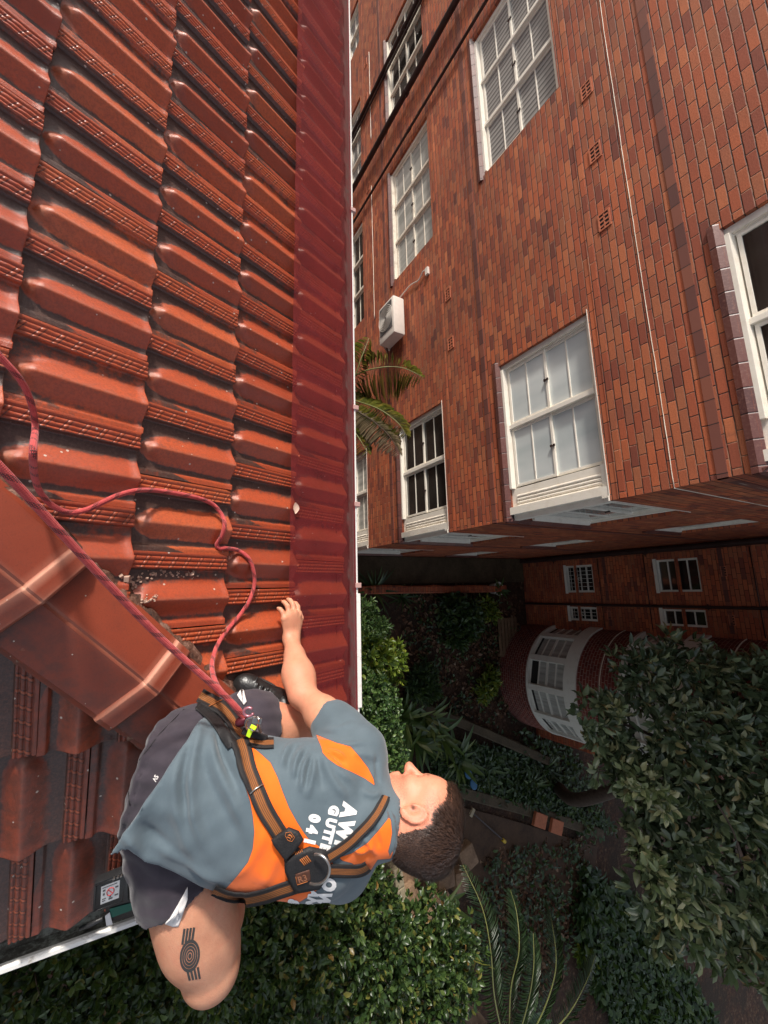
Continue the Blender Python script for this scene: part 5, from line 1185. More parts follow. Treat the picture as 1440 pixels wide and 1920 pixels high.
def tattoo():
    pB = bvh_of(BV, BF); V, F = [], []
    cx, cy, ax, bx = 356, 1792, 18.5, 32.0
    def P2(r, t): 
        x, y = r * ax * math.cos(t), r * bx * .97 * math.sin(t); a = rad(8); return (cx + x * math.cos(a) - y * math.sin(a), cy + x * math.sin(a) + y * math.cos(a))
    for r0, r1 in ((.80, 1.0), (.60, .76), (.40, .56), (.22, .345), (.0, .16)):
        k = len(V); n = 40
        for i in range(n): t = 2 * math.pi * i / n; V += [P2(r0, t), P2((r0 + r1) / 2, t), P2(r1, t)]
        for i in range(n): j = (i + 1) % n; F += [(k + 3 * i, k + 3 * j, k + 3 * j + 1, k + 3 * i + 1), (k + 3 * i + 1, k + 3 * j + 1, k + 3 * j + 2, k + 3 * i + 2)]
    for i in range(4):
        for (x0, y0, x1, y1) in ((342 + i * 6.2, 1771 - i * 3.2, 346 + i * 6.0, 1741 - i * .8), (352 + i * 6.2, 1822 - i * 3.0, 356 + i * 6.2, 1838 - i * 1.0)):
            k = len(V); d = np.array([x1 - x0, y1 - y0]); d = d / np.linalg.norm(d); s_ = np.array([-d[1], d[0]]) * 2.1
            for t in np.linspace(0, 1, 5): c = np.array([x0, y0]) + t * np.array([x1 - x0, y1 - y0]); V += [tuple(c - s_), tuple(c + s_)]
            F += [(k + 2 * q, k + 2 * q + 1, k + 2 * q + 3, k + 2 * q + 2) for q in range(4)]
    drape([(x, y) for x, y in V], F, (0, 0), (1, 0), (0, 1), pB, .0007, 'tattoo', MAT['ink'], body, cuts=0)
tattoo()
# ================================================================== ROPE AND SMALL THINGS ON THE ROOF
rv, rf, rn = [], [], 0
for o in hs.children:
    if o.name.split('.')[0] in ('roof_slope', 'hip_slope', 'ridge_cap'):
        base = np.array(worldpos(hs)); me = o.data; v = np.empty(len(me.vertices) * 3, np.float32); me.vertices.foreach_get('co', v); v = v.reshape(-1, 3) + base; rv.append(v)
        rf += [tuple(i + rn for i in p.vertices) for p in me.polygons]; rn += len(v)
rB = BVHTree.FromPolygons(np.vstack(rv).tolist(), rf); del rv, rf
def _rope():
    t = NT('red_rope'); a = t.attr('ra').outputs['Fac']; b_ = t.attr('rb').outputs['Fac']; v = t.pos()
    braid = t.m('MULTIPLY', t.m('SINE', t.m('ADD', t.m('MULTIPLY', a, 900), t.m('MULTIPLY', b_, 6 * math.pi * 2))), t.m('SINE', t.m('SUBTRACT', t.m('MULTIPLY', a, 900), t.m('MULTIPLY', b_, 6 * math.pi * 2))))
    f1 = t.m('LESS_THAN', t.m('ABSOLUTE', t.m('SUBTRACT', t.m('FRACT', t.m('ADD', t.m('MULTIPLY', a, 16), b_)), .5)), .13)
    k = t.ramp(t.noise(60, 4, .6, v), [(.3, (.46, .045, .048)), (.7, (.66, .095, .09))]); k = t.mix(t.m('MULTIPLY', f1, t.m('GREATER_THAN', braid, -.12)), k, (.022, .012, .014)); k = t.mix(t.m('MULTIPLY', t.sm(.0, .9, braid), .35), k, (.62, .16, .14))
    t.bump(braid, .5, .0015); return t.set(k, .75, .25, Sheen_Weight=.2)
MAT['rope'] = _rope()
def rope(pts, r, name, label, parent=None):
    P = smooth_path(pts, 14); d = np.concatenate([[0], np.cumsum(np.linalg.norm(np.diff(P, axis=0), axis=1))]); n = max(80, int(d[-1] / .004)); q = np.linspace(0, d[-1], n); P = np.stack([np.interp(q, d, P[:, i]) for i in range(3)], 1)
    b = MB(); b.tube(P, r, 14); o = mesh_obj(name, b.v, b.f, MAT['rope'], parent, smooth=True, attrs={'ra': np.repeat(q, 14), 'rb': np.tile(np.arange(14) / 14, n)})
    if label: tag(o, *label)
    return o
taut = [at(u, v, w) for u, v, w in ((-90, 790, .64), (-40, 838, .67), (0, 876, .70), (100, 983, .78), (200, 1092, .87), (300, 1195, .97), (400, 1285, 1.06), (438, 1321, 1.085), (458, 1345, 1.10))]
rope(taut, .0077, 'rope', ('taut red rope running along the hip tiles down to the worker\'s harness', 'rope', 'red safety rope strands'))
def lay(u, v, lift): 
    p, n = hit(rB, u, v)
    if p is None: p = onpl(u, v, (0, TA, 1), -HR)
    r_ = ray(u, v); w = p @ RC[2]; return r_ * (w - lift / max(.4, -unit(r_)[2]))
def z3(x, y): return (x / 3.13, 840 + y / 3.13)
def z2(x, y): return (x / 2.18, 860 + y / 2.18)
slack = [at(-50, 610, .86), at(0, 668, .90), at(38, 712, .94), at(58, 755, .98), at(66, 800, 1.02), lay(62, 845, .20), lay(*z3(200, 150), .11), lay(*z3(228, 245), .05), lay(*z3(285, 320), .022), lay(*z3(360, 366), .02), lay(*z3(430, 378), .018), lay(*z3(520, 358), .02), lay(*z3(610, 315), .035), lay(*z3(700, 275), .04), lay(*z3(800, 250), .03), lay(*z3(900, 248), .014), lay(*z3(1020, 264), .014), lay(*z3(1150, 290), .014), lay(*z3(1245, 328), .020), lay(*z3(1300, 390), .03), lay(*z3(1318, 450), .03), lay(*z3(1300, 520), .02), lay(*z3(1272, 566), .014), lay(*z3(1290, 588), .014),
         lay(*z2(925, 366), .02), lay(*z2(970, 374), .02), lay(*z2(1012, 402), .018), lay(*z2(1034, 450), .016), lay(*z2(1040, 510), .02), lay(*z2(1020, 580), .018), lay(*z2(980, 640), .018), lay(*z2(930, 700), .02), lay(*z2(890, 760), .03), lay(*z2(870, 820), .06), lay(*z2(868, 870), .11), at(408, 1287, 1.17), at(432, 1316, 1.13), at(452, 1340, 1.11)]
rope(slack, .0072, 'rope', ('slack red rope curving loosely over the tiles, kinked beside the gutter mesh', 'rope', 'red safety rope strands'))
# rope grab and connectors on the harness
rg = thing('rope_grab', at(462, 1358, 1.13), 'maroon and silver rope grab with a neon yellow tab on the harness', 'rope grab')
b = MB(); c = at(455, 1352, 1.10); b.tube([c + (at(446, 1356, 1.10) - c) * t for t in np.linspace(-.8, 1.2, 6)], [.010, .0125, .013, .013, .0125, .009], 14); b.build('housing', plain('maroon_metal', (.12, .018, .028), .3, .2, 40, .5, metal=.5), rg, angle=.7)
b = MB(); P = [at(472 + 11 * math.cos(t), 1357 + 13 * math.sin(t), 1.09 + .012 * math.sin(t)) for t in np.linspace(0, 2 * math.pi, 24)]; b.tube(P, .0042, 8, cap=False); b.build('carabiner', plain('silver_alloy', (.62, .60, .58), .25, .1, 40, .5, metal=.8), rg, smooth=True)
b = MB(); P = [at(466 + 9 * math.cos(t), 1335 + 8 * math.sin(t), 1.075) for t in np.linspace(.3, 5.6, 16)]; b.tube(P, .0035, 8); b.build('thimble', plain('pink_alloy', (.50, .20, .24), .3, .2, 40, .5, metal=.6), rg, smooth=True)
b = MB(); b.beam(at(472, 1350, 1.07), at(490, 1352, 1.08), .014, .010); b.beam(at(484, 1345, 1.07), at(488, 1372, 1.10), .006, .010); b.build('gate', MAT['metal'], rg, bevel=.002)
b = MB(); pt = [at(u, v, 1.068) for u, v in ((466, 1366), (474, 1371), (468, 1384), (461, 1380))]; b.prism(pt, unit(ray(466, 1376)) * .006); b.beam(at(470, 1361, 1.065), at(480, 1366, 1.065), .009, .006); b.build('tab', plain('neon_tab', (.62, .95, .02), .5, .05, 40), rg, bevel=.0012)
b = MB(); b.beam(at(455, 1370, 1.10), at(500, 1385, 1.12), .016, .012); b.build('webbing_loop', MAT['black'], rg, bevel=.002)
# small black case with a warning label, sitting on the tile edge by the gutter
cs0 = thing('plastic_case', onpl(208, 1700, (0, 0, 1), -1.92), 'small black plastic case with a white warning label beside the shorts', 'case')
def rfw(u, v): return min(onpl(u, v, (TA, 0, 1), -HR + TA * HIP + .035) @ RC[2], onpl(u, v, (0, 0, 1), -1.92) @ RC[2])
A_, B_, C_, D_ = [at(u, v, rfw(208, 1675) + q) for u, v, q in ((176, 1658, -.085), (239, 1634, -.085), (240, 1692, -.045), (172, 1713, -.045))]
nn = unit(np.cross(B_ - A_, D_ - A_)); nn = nn if nn @ ray(208, 1675) > 0 else -nn
MAT['case'] = plain('black_case_plastic', (.022, .022, .023), .4, .25, 40, .45, .25, 120)
b = MB(); b.prism([A_, B_, C_, D_], nn * .026); lid = b.build('lid', MAT['case'], cs0, bevel=.005, angle=.6)
def lq(s, t, o=-.0012): return A_ + (B_ - A_) * s + (D_ - A_) * t + nn * o
b = MB(); b.tube([lq(s, t, -.001) for s, t in ((.06, .06), (.94, .06), (.94, .94), (.06, .94), (.06, .06))], .0022, 6); b.build('lid_rim', MAT['case'], lid, smooth=True)
b = MB(); b.prism([lq(.24, .17), lq(.80, .17), lq(.82, .78), lq(.26, .78)], -nn * .0006); b.build('warning_label', plain('white_label', (.74, .72, .70), .5, .1, 60), lid)
b = MB(); P = [lq(.54 + .11 * math.cos(t), .44 + .125 * math.sin(t), -.0026) for t in np.linspace(0, 2 * math.pi, 24)]; b.tube(P, .0011, 6, cap=False); b.tube([lq(.46, .35, -.0026), lq(.62, .53, -.0026)], .0011, 6); b.build('prohibition_sign', plain('red_print', (.55, .05, .05), .5), lid)
b = MB()
for s, t, w_, h_ in ((.28, .22, .45, .025), (.30, .30, .08, .06), (.31, .42, .06, .07), (.68, .33, .09, .05), (.68, .60, .11, .05), (.50, .66, .12, .05), (.30, .60, .12, .03), (.30, .67, .10, .03), (.52, .58, .05, .06)): b.prism([lq(s, t, -.002), lq(s + w_, t, -.002), lq(s + w_, t + h_, -.002), lq(s, t + h_, -.002)], -nn * .0004)
b.build('label_print', plain('grey_print', (.12, .11, .11), .6), lid)
E_, F_2, G_, H_ = [at(u, v, rfw(208, 1675) + q) for u, v, q in ((194, 1690, -.03), (262, 1668, -.03), (263, 1716, .015), (200, 1733, .02))]
b = MB(); b.prism([E_, F_2, G_, H_], nn * .05); cb = b.build('base', MAT['case'], cs0, bevel=.006, angle=.6)
b = MB(); b.prism([E_ + (F_2 - E_) * .15 + (H_ - E_) * t - nn * .002 for t in (.35, .75)] + [E_ + (F_2 - E_) * .8 + (H_ - E_) * t - nn * .002 for t in (.7, .4)], -nn * .001); b.build('green_strip', plain('green_plastic', (.01, .11, .08), .4), cb)
b = MB(); b.prism([H_ + (G_ - H_) * s + (E_ - H_) * t - nn * .004 for s, t in ((.02, .02), (.2, .02), (.16, .55), (.02, .45))], -nn * .002); b.build('white_catch', MAT['pale'], cb)
b = MB(); b.tube([at(u, v, rfw(208, 1675) + .02) for u, v in ((150, 1741), (170, 1733), (193, 1722))], [.006, .008, .006], 8); b.build('latch_rod', MAT['case'], cs0, smooth=True)
b = MB()
for s in (.62, .74, .84): b.obox(lq(s, .02, -.004), (B_ - A_) * .03, (D_ - A_) * .02, nn * .004)
b.build('hinge', MAT['metal'], lid, bevel=.001)
# dead leaf on the mesh
lp = onpl(553, 953, (0, TA, 1), -HR + .045); b = MB(); G = []
for t in np.linspace(0, 1, 7):
    w_ = .013 * math.sin(math.pi * min(.97, t * .9 + .06)); c = lp + np.array([-.024 + .048 * t, .004 * math.sin(3 * t), .002]); G.append([c + np.array([0, s * w_, abs(s) * .005]) for s in (-1, -.5, 0, .5, 1)])
b.grid(np.array(G)); tag(b.build('leaf', plain('pale_dead_leaf', (.62, .42, .32), .6, .2, 60), None, smooth=True), 'pale dry leaf lying on the red gutter mesh', 'leaf')
# mortar crumbs
b = MB()
cr = [(u + rng.normal(0, 6), v + rng.normal(0, 4), abs(rng.normal(.0022, .0012))) for u, v in ((243, 1085), (262, 1082), (285, 1078), (310, 1075), (335, 1076), (355, 1077), (270, 1125), (255, 1100), (290, 1120)) for _ in range(14)] + [(237, 1085, .009), (246, 1094, .007), (360, 1076, .006), (228, 1080, .006)]
for u, v, r in cr:
    p, n = hit(rB, u, v)
    if p is not None and r > .0006:
        M = np.linalg.qr(rng.normal(size=(3, 3)))[0]; b.obox(p + n * r * .6, M[0] * r, M[1] * r * .8, M[2] * r * .7)
tag(b.build('mortar_crumbs', plain('pale_mortar_crumbs', (.50, .33, .25), .9, .2, 60), None), 'pale crumbs of broken mortar scattered on the tiles by the hip', 'rubble', None, 'stuff')
# ================================================================== THE GARDEN FAR BELOW
def _soil():
    t = NT('garden_soil'); v = t.pos(); f = t.noise(1.1, 6, .65, v); g = t.noise(14, 5, .7, v)
    vo = t.n('ShaderNodeTexVoronoi'); vo.inputs['Scale'].default_value = 11; t.put(vo.inputs['Vector'], v)
    lit = t.ramp(t.n('ShaderNodeSeparateColor').outputs[0], [(0, (0, 0, 0)), (1, (1, 1, 1))])
    sc = t.n('ShaderNodeSeparateColor'); t.put(sc.inputs[0], vo.outputs['Color'])
    leaf = t.ramp(sc.outputs[0], [(0, (.05, .022, .012)), (.35, (.10, .045, .024)), (.6, (.15, .075, .04)), (.8, (.075, .03, .022)), (.95, (.22, .13, .08))])
    k = t.mix(t.sm(.38, .6, f), t.ramp(g, [(.3, (.035, .022, .014)), (.7, (.075, .047, .03))]), leaf); k = t.mix(t.m('MULTIPLY', t.sm(.18, .4, vo.outputs['Distance']), .5), k, (.02, .012, .008))
    t.bump(t.m('ADD', sc.outputs[0], g), .8, .04); return t.set(k, .85, .25)
MAT['soil'] = _soil()
def _conc(name, c0, c1):
    t = NT(name); v = t.pos(); f = t.noise(1.6, 6, .7, v); g = t.noise(22, 5, .7, v); k = t.ramp(t.m('ADD', t.m('MULTIPLY', f, .65), t.m('MULTIPLY', g, .35)), [(.35, c0), (.65, c1)]); t.bump(g, .4, .01); return t.set(k, .8, .3)
MAT['path'] = _conc('mossy_concrete', (.040, .029, .016), (.115, .085, .05)); MAT['stone'] = _conc('sandstone', (.12, .065, .038), (.36, .24, .15)); MAT['kerb'] = _conc('pale_kerb', (.26, .21, .13), (.46, .39, .27)); MAT['earth_path'] = _conc('earth_path', (.045, .026, .016), (.11, .062, .036)); MAT['timber'] = _conc('old_timber', (.10, .06, .035), (.24, .15, .085))
def G(u, v, z=ZG): return onpl(u, v, (0, 0, 1), z)
b = MB(); gx, gy = np.linspace(-40, 70, 90), np.linspace(-40, 80, 90); Z = np.array([[ZG + .03 * math.sin(x * 1.7 + y) * math.sin(y * 1.3) for y in gy] for x in gx]); b.grid(np.stack([*np.meshgrid(gx, gy, indexing='ij'), Z], -1))
o = b.build('ground', MAT['soil'], None, smooth=True); tag(o, 'brown garden soil with fallen leaves at the foot of the brick building', 'ground', None, 'structure')
b = MB(); b.box((XB + .01, -3, ZG - .1), (-.12, YC - .02, ZG + .06)); tag(b.build('path', MAT['path'], None, bevel=.02), 'mossy concrete path along the foot of the brick building', 'path', None, 'structure')
b = MB(); P = [(5.35, 7.2), (5.9, 8.6), (6.6, 10.2), (7.5, 12.1), (8.6, 14.4)]; P = smooth_path([(x, y, 0) for x, y in P], 6); T = np.gradient(P, axis=0); T /= np.linalg.norm(T, axis=1)[:, None]; Nr = np.stack([T[:, 1], -T[:, 0], 0 * T[:, 0]], 1)
b.grid(np.stack([P + Nr * a + np.array([0, 0, ZG + .055]) for a in np.linspace(.25, 1.9, 6)], 1)); tag(b.build('path', MAT['earth_path'], None), 'narrow bare earth path behind the worker\'s head', 'path', None, 'structure')
def edging(name, label, P, w, h, mat, cat='kerb'):
    P = smooth_path([(x, y, 0) for x, y in P], 8); T = np.gradient(P, axis=0); T /= np.linalg.norm(T, axis=1)[:, None]; N_ = np.stack([T[:, 1], -T[:, 0], 0 * T[:, 0]], 1); rows = []
    for p, n in zip(P, N_):
        j = rng.normal(0, .012, 3); rows.append([p + n * (-w / 2) + (0, 0, ZG - .1), p + n * (-w / 2 + j[0]) + (0, 0, ZG + h - .03), p + n * (-w / 2 + .03) + (0, 0, ZG + h + j[1] * .4), p + n * (w / 2 - .03) + (0, 0, ZG + h + j[2] * .4), p + n * (w / 2) + (0, 0, ZG + h - .03), p + n * (w / 2) + (0, 0, ZG - .1)])
    b = MB(); b.grid(np.array(rows)); return tag(b.build(name, mat, None, uvbox=True), label, cat)
edging('garden_edging', 'low brick garden edging beside the concrete path', [(.02, -1), (.02, 5), (.06, 8), (.1, 10.6)], .22, .34, MAT['brick'], 'edging')
edging('stone_kerb', 'low concrete kerb running from the clumps of leaves to the round bay', [(2.9, 6.6), (3.5, 7.7), (4.2, 9.2), (5.0, 10.8), (5.6, 12.0)], .26, .30, MAT['path'])
edging('stone_kerb', 'mossy concrete kerb along the bare earth path', [(5.1, 7.2), (5.75, 8.6), (6.45, 10.2), (7.3, 12.1), (8.4, 14.4)], .30, .26, MAT['path'])
# raised terrace and stone steps on the near right
b = MB(); b.box((2.3, -4, ZG - .1), (14, 3.6, -7.4)); tag(b.build('terrace', MAT['soil'], None), 'raised planted terrace beside the roof', 'terrace', None, 'structure')
STN = [(705, 1640, .55, .5, .7), (722, 1700, .6, .45, .8), (775, 1640, .55, .55, .5), (772, 1690, .6, .5, .65), (800, 1745, .65, .55, .75), (838, 1640, .7, .5, .45), (835, 1700, .55, .5, .55), (868, 1655, .5, .4, .35), (880, 1610, .6, .5, .3), (755, 1760, .6, .6, .9)]
for i, (u, v, a, c, h) in enumerate(STN):
    p = G(u, v, ZG + h); b = MB(); rt = rng.random() * .6; ca, sa = math.cos(rt), math.sin(rt)
    b.obox((p[0], p[1], ZG + h / 2), (a / 2 * ca, a / 2 * sa, 0), (-c / 2 * sa, c / 2 * ca, .02), (.0, .0, h / 2)); o = b.build('stone_block', MAT['stone'], None, bevel=.05, angle=.7)
    tag(o, 'rough brown sandstone block among the stacked rocks behind the worker\'s back', 'stone', 'stacked sandstone blocks below the worker')
for i, (u, v) in enumerate([(735, 1618), (741, 1655), (748, 1690), (757, 1722)]):
    p = G(u, v, ZG + .95); q = G(*[(741, 1655), (748, 1690), (757, 1722), (768, 1750)][i], ZG + .95); b = MB(); b.beam(p, q + (q - p) * -.03, .22, .5); tag(b.build('edging_stone', MAT['kerb'], None, bevel=.03), 'pale concrete edging stone curving through the sandstone rocks', 'kerb', 'pale edging stones')
# ---- foliage
def _leaf(name, cols, rough=.32, spec=.5, trans=.2):
    t = NT(name); a = t.attr('lr').outputs['Fac']; k = t.ramp(a, cols); k = t.mix(t.m('MULTIPLY', t.sm(.5, .8, t.noise(9, 3, .6, t.pos())), .25), k, (.02, .035, .01))
    t.set(k, rough, spec); tr = t.n('ShaderNodeBsdfTranslucent'); t.put(tr.inputs[0], t.mix(.3, k, (.30, .42, .05))); mx = t.n('ShaderNodeMixShader'); mx.inputs[0].default_value = trans
    t.t.links.new(t.p.outputs[0], mx.inputs[1]); t.t.links.new(tr.outputs[0], mx.inputs[2]); t.t.links.new(mx.outputs[0], t.out.inputs[0]); return t.mat
L_ = MAT
L_['leaf_hedge'] = _leaf('glossy_hedge_leaf', [(0, (.015, .034, .010)), (.5, (.036, .070, .018)), (.9, (.075, .120, .030)), (.985, (.20, .18, .04)), (1, (.20, .10, .03))], .34, .45)
L_['leaf_tree'] = _leaf('broad_tree_leaf', [(0, (.045, .070, .038)), (.5, (.105, .145, .075)), (.85, (.22, .26, .14)), (.96, (.36, .35, .17)), (1, (.26, .15, .06))], .26, .6)
L_['leaf_lime'] = _leaf('lime_leaf', [(0, (.06, .10, .012)), (.5, (.12, .19, .022)), (.9, (.26, .30, .04)), (1, (.40, .36, .05))], .35)
L_['leaf_fine'] = _leaf('fine_green_leaf', [(0, (.03, .07, .02)), (.5, (.07, .14, .035)), (1, (.15, .22, .06))], .4)
L_['leaf_dark'] = _leaf('dark_ground_leaf', [(0, (.015, .035, .012)), (.6, (.04, .085, .026)), (1, (.09, .14, .04))], .4)
L_['leaf_ginger'] = _leaf('variegated_leaf', [(0, (.04, .08, .018)), (.6, (.09, .15, .03)), (.9, (.22, .26, .07)), (1, (.32, .33, .12))], .35)
L_['frond'] = _leaf('cycad_leaflet', [(0, (.010, .024, .010)), (1, (.030, .058, .022))], .35)
L_['palm'] = _leaf('palm_leaflet', [(0, (.06, .065, .012)), (.5, (.17, .15, .025)), (1, (.36, .26, .06))], .4, .5, .3)
L_['dry'] = _leaf('dry_palm_leaflet', [(0, (.28, .21, .15)), (1, (.52, .40, .31))], .6, .3, .2)
L_['bark'] = plain('bark', (.07, .05, .038), .85, .4, 14, .2, .8, 40)
LT = np.array([[0, 0, 0], [-.5, .36, .10], [0, .36, 0], [.5, .36, .10], [-.40, .72, .08], [0, .72, -.03], [.40, .72, .08], [0, 1, -.12]])
LF = np.array([[0, 2, 1], [0, 3, 2], [1, 2, 5], [1, 5, 4], [2, 3, 6], [2, 6, 5], [4, 5, 7], [5, 6, 7]])
def leaves(P, Dr, Nm, ln, wd, curl=1.0):
    P, Dr, Nm = [np.asarray(x, float) for x in (P, Dr, Nm)]; Dr = Dr / np.linalg.norm(Dr, axis=1)[:, None]; Sd = np.cross(Dr, Nm); Sd /= np.linalg.norm(Sd, axis=1)[:, None] + 1e-9; Up = np.cross(Sd, Dr); n = len(P)
    ln = np.broadcast_to(ln, (n,)); wd = np.broadcast_to(wd, (n,))
    V = P[:, None] + LT[None, :, 0, None] * (wd[:, None, None] * Sd[:, None]) + LT[None, :, 1, None] * (ln[:, None, None] * Dr[:, None]) + LT[None, :, 2, None] * curl * (ln[:, None, None] * Up[:, None])
    return V.reshape(-1, 3), (LF[None] + 8 * np.arange(n)[:, None, None]).reshape(-1, 3)
def leafmesh(name, sets, mat, parent):
    V = np.vstack([s[0] for s in sets]); F, k = [], 0
    for s in sets: F.append(s[1] + k); k += len(s[0])
    n = len(V) // 8; lr = np.repeat(rng.random(n), 8)
    return mesh_obj(name, V, np.vstack(F), mat, parent, smooth=True, recalc=False, attrs={'lr': lr})
def rdir(n): x = rng.normal(size=(n, 3)); return x / np.linalg.norm(x, axis=1)[:, None]
def blob_leaves(c, r, ntw, per, ln, wd, up_bias=.5, inner=.55):
    """twigs spread through an uneven ellipsoid, each with a whorl of leaves"""
    d = rdir(ntw); d[:, 2] = np.where(d[:, 2] < -.35, -d[:, 2] * .5, d[:, 2]); ph = rng.random(3) * 6
    lump = 1 + .20 * np.sin(d[:, 0] * 5 + ph[0]) * np.sin(d[:, 1] * 6 + ph[1]) + .12 * np.sin(d[:, 2] * 9 + ph[2])
    rad_ = (inner + (1 - inner) * rng.random(ntw) ** .5) * lump; tw = np.array(c) + d * rad_[:, None] * np.array(r)
    P = np.repeat(tw, per, 0); ax = np.repeat(d, per, 0); off = rdir(ntw * per); D_ = off + ax * .8 + np.array([0, 0, .15]); N_ = ax * .4 + np.array([0, 0, up_bias]) + rdir(ntw * per) * .55
    return leaves(P + off * ln * .15, D_, N_, ln * (.7 + .5 * rng.random(len(P))), wd * (.7 + .5 * rng.random(len(P))))
def shrub(name, label, cat, c, blobs, mat, ln, wd, base, group=None, up_bias=.5):
    o = thing(name, base, label, cat, group); S_ = [blob_leaves(*bl, ln, wd, up_bias) for bl in blobs]; leafmesh('foliage', S_, mat, o)
    for bl in blobs:
        e = np.array(bl[0]); m_ = np.array(base) * .4 + e * .6 + rng.normal(0, .08, 3); b = MB(); b.tube(smooth_path([base, m_, e], 6), np.linspace(.035, .012, 13), 6); b.build('stem', L_['bark'], o, smooth=True)
        # fine bare twigs showing between the leaves
        b = MB()
        for k in range(14): p = e + rdir(1)[0] * np.array(bl[1]) * .9; b.tube(smooth_path([e + (p - e) * .2, e + (p - e) * .6 + rng.normal(0, .05, 3), p], 4), np.linspace(.008, .003, 9), 5, cap=False)
        b.build('twigs', L_['bark'], o, smooth=True)
    return o
HG = 'glossy shrubs on the terrace below the roof'
for lab, spec in (('glossy dark green shrub below the white gutter on the left', [(40, 1900), (150, 1870), (240, 1850)]), ('glossy green shrub under the tattooed thigh', [(300, 1880), (420, 1880), (480, 1790)]),
                  ('glossy sunlit shrub below the worker\'s harness, between thigh and rocks', [(540, 1780), (600, 1850), (660, 1770), (560, 1900)]), ('glossy shrub with yellow specks beside the cycad fronds', [(720, 1860), (800, 1860), (860, 1850), (700, 1780), (850, 1920), (780, 1920)])):
    bl = []
    for u, v in spec: p = onpl(u, v, (0, 0, 1), -4.9); bl.append((p - np.array([.1, 0, .5]), (.62, .62, .62), 330, 6))
    c0 = np.mean([q[0] for q in bl], 0); shrub('glossy_shrub', lab, 'shrub', c0, bl, L_['leaf_hedge'], .088, .046, (c0[0], c0[1], -7.4), HG)
# outer fill of the same planting, further right and beyond the frame
bl = [(onpl(u, v, (0, 0, 1), -5.4) - np.array([0, 0, .5]), (.9, .9, .8), 260, 6) for u, v in ((120, 2020), (400, 2020), (640, 2000))]; shrub('glossy_shrub', 'glossy shrub at the bottom edge, under the tattooed knee', 'shrub', None, bl, L_['leaf_hedge'], .09, .048, tuple(np.mean([q[0] for q in bl], 0) * (1, 1, 0) + (0, 0, -7.4)), HG)
# shrubs rising past the red gutter
for nm, lab, pts, z, r, mat, ln, wd, nt in (('tall_shrub', 'loose grey green shrub rising at the end of the white gutter joint', ((688, 1165), (705, 1185), (690, 1205)), -8.0, .48, 'leaf_fine', .11, .035, 170),
        ('tall_shrub', 'yellow green broad leaved shrub beside the white gutter edge', ((705, 1228), (728, 1255), (690, 1262), (742, 1240)), -7.8, .42, 'leaf_lime', .17, .07, 70),
        ('tall_shrub', 'dense fine leaved shrub beside the worker\'s shoulder', ((700, 1300), (722, 1325), (695, 1340), (725, 1375), (700, 1400)), -7.6, .50, 'leaf_fine', .085, .048, 260),
        ('tall_shrub', 'light green small leaved shrub in front of the worker\'s face', ((728, 1420), (745, 1440), (715, 1455)), -7.6, .42, 'leaf_fine', .08, .045, 220)):
    bl = [(G(u, v, z) - np.array([.05, .1, .25]), (r, r, r * 1.1), nt, 6) for u, v in pts]; c0 = np.mean([q[0] for q in bl], 0); shrub(nm, lab, 'shrub', c0, bl, L_[mat], ln, wd, (c0[0], c0[1], ZG))
# low ground-cover clumps and bushes in the beds
for lab, pts, r, mat, ln, wd, nt in (('dark broad leaved bush in the middle of the brown bed', ((835, 1140), (850, 1160), (842, 1185), (862, 1150), (868, 1168)), .42, 'leaf_dark', .20, .085, 70), ('small yellow green plant by the white pot', ((902, 1135), (912, 1148)), .28, 'leaf_lime', .15, .05, 40),
        ('round dark bush beside the tall shrubs', ((785, 1268), (790, 1288), (775, 1285)), .38, 'leaf_dark', .16, .05, 110), ('pale leaved plant near the terracotta pot', ((905, 1280), (912, 1268), (898, 1292)), .30, 'leaf_lime', .16, .06, 40),
        ('low dark bush at the foot of the round bay', ((985, 1290), (992, 1310)), .34, 'leaf_dark', .26, .05, 60), ('lime green seedling among the cycad fronds', ((1085, 1775), (1092, 1790)), .25, 'leaf_lime', .22, .10, 25)):
    bl = [(G(u, v) + np.array([0, 0, r * .7]), (r, r, r * .8), nt, 5) for u, v in pts]; c0 = np.mean([q[0] for q in bl], 0); shrub('low_bush', lab, 'bush', c0, bl, L_[mat], ln, wd, (c0[0], c0[1], ZG))
def scatter(name, label, poly, n, ln, wd, mat, h=.25, cat='ground cover', z=ZG):
    poly = np.array(poly, float); lo, hi = poly.min(0), poly.max(0); Q = lo + (hi - lo) * rng.random((n * 3, 2)); Q = Q[polysd(Q, poly) > 0][:n]; P = np.array([G(u, v, z) for u, v in Q]); P = np.repeat(P, 4, 0) + rng.normal(0, .07, (len(P) * 4, 3)) * (1, 1, .3); P[:, 2] = z + h * rng.random(len(P))
    D_ = rdir(len(P)) * (1, 1, .3) + (0, 0, .35); N_ = np.array([0, 0, 1.]) + rdir(len(P)) * .5
    o = leafmesh(name, [leaves(P, D_, N_, ln * (.6 + .7 * rng.random(len(P))), wd * (.7 + .6 * rng.random(len(P))))], L_[mat], None); return tag(o, label, cat, None, 'stuff')
scatter('ground_cover', 'mixed dark green ground cover between the two kerbs', [(790, 1400), (870, 1395), (960, 1410), (1040, 1450), (1075, 1540), (1000, 1515), (900, 1488), (830, 1470)], 900, .20, .085, 'leaf_dark')
scatter('ground_cover', 'dark green creeping plants in the lower right corner', [(1080, 1620), (1180, 1680), (1260, 1800), (1330, 1920), (1150, 1920), (1080, 1800), (1070, 1700)], 1500, .30, .14, 'leaf_dark', .5)
scatter('ground_cover', 'sparse dark seedlings spread over the brown bed', [(750, 1110), (960, 1120), (985, 1300), (960, 1380), (830, 1340), (760, 1200)], 170, .13, .06, 'leaf_dark', .16)
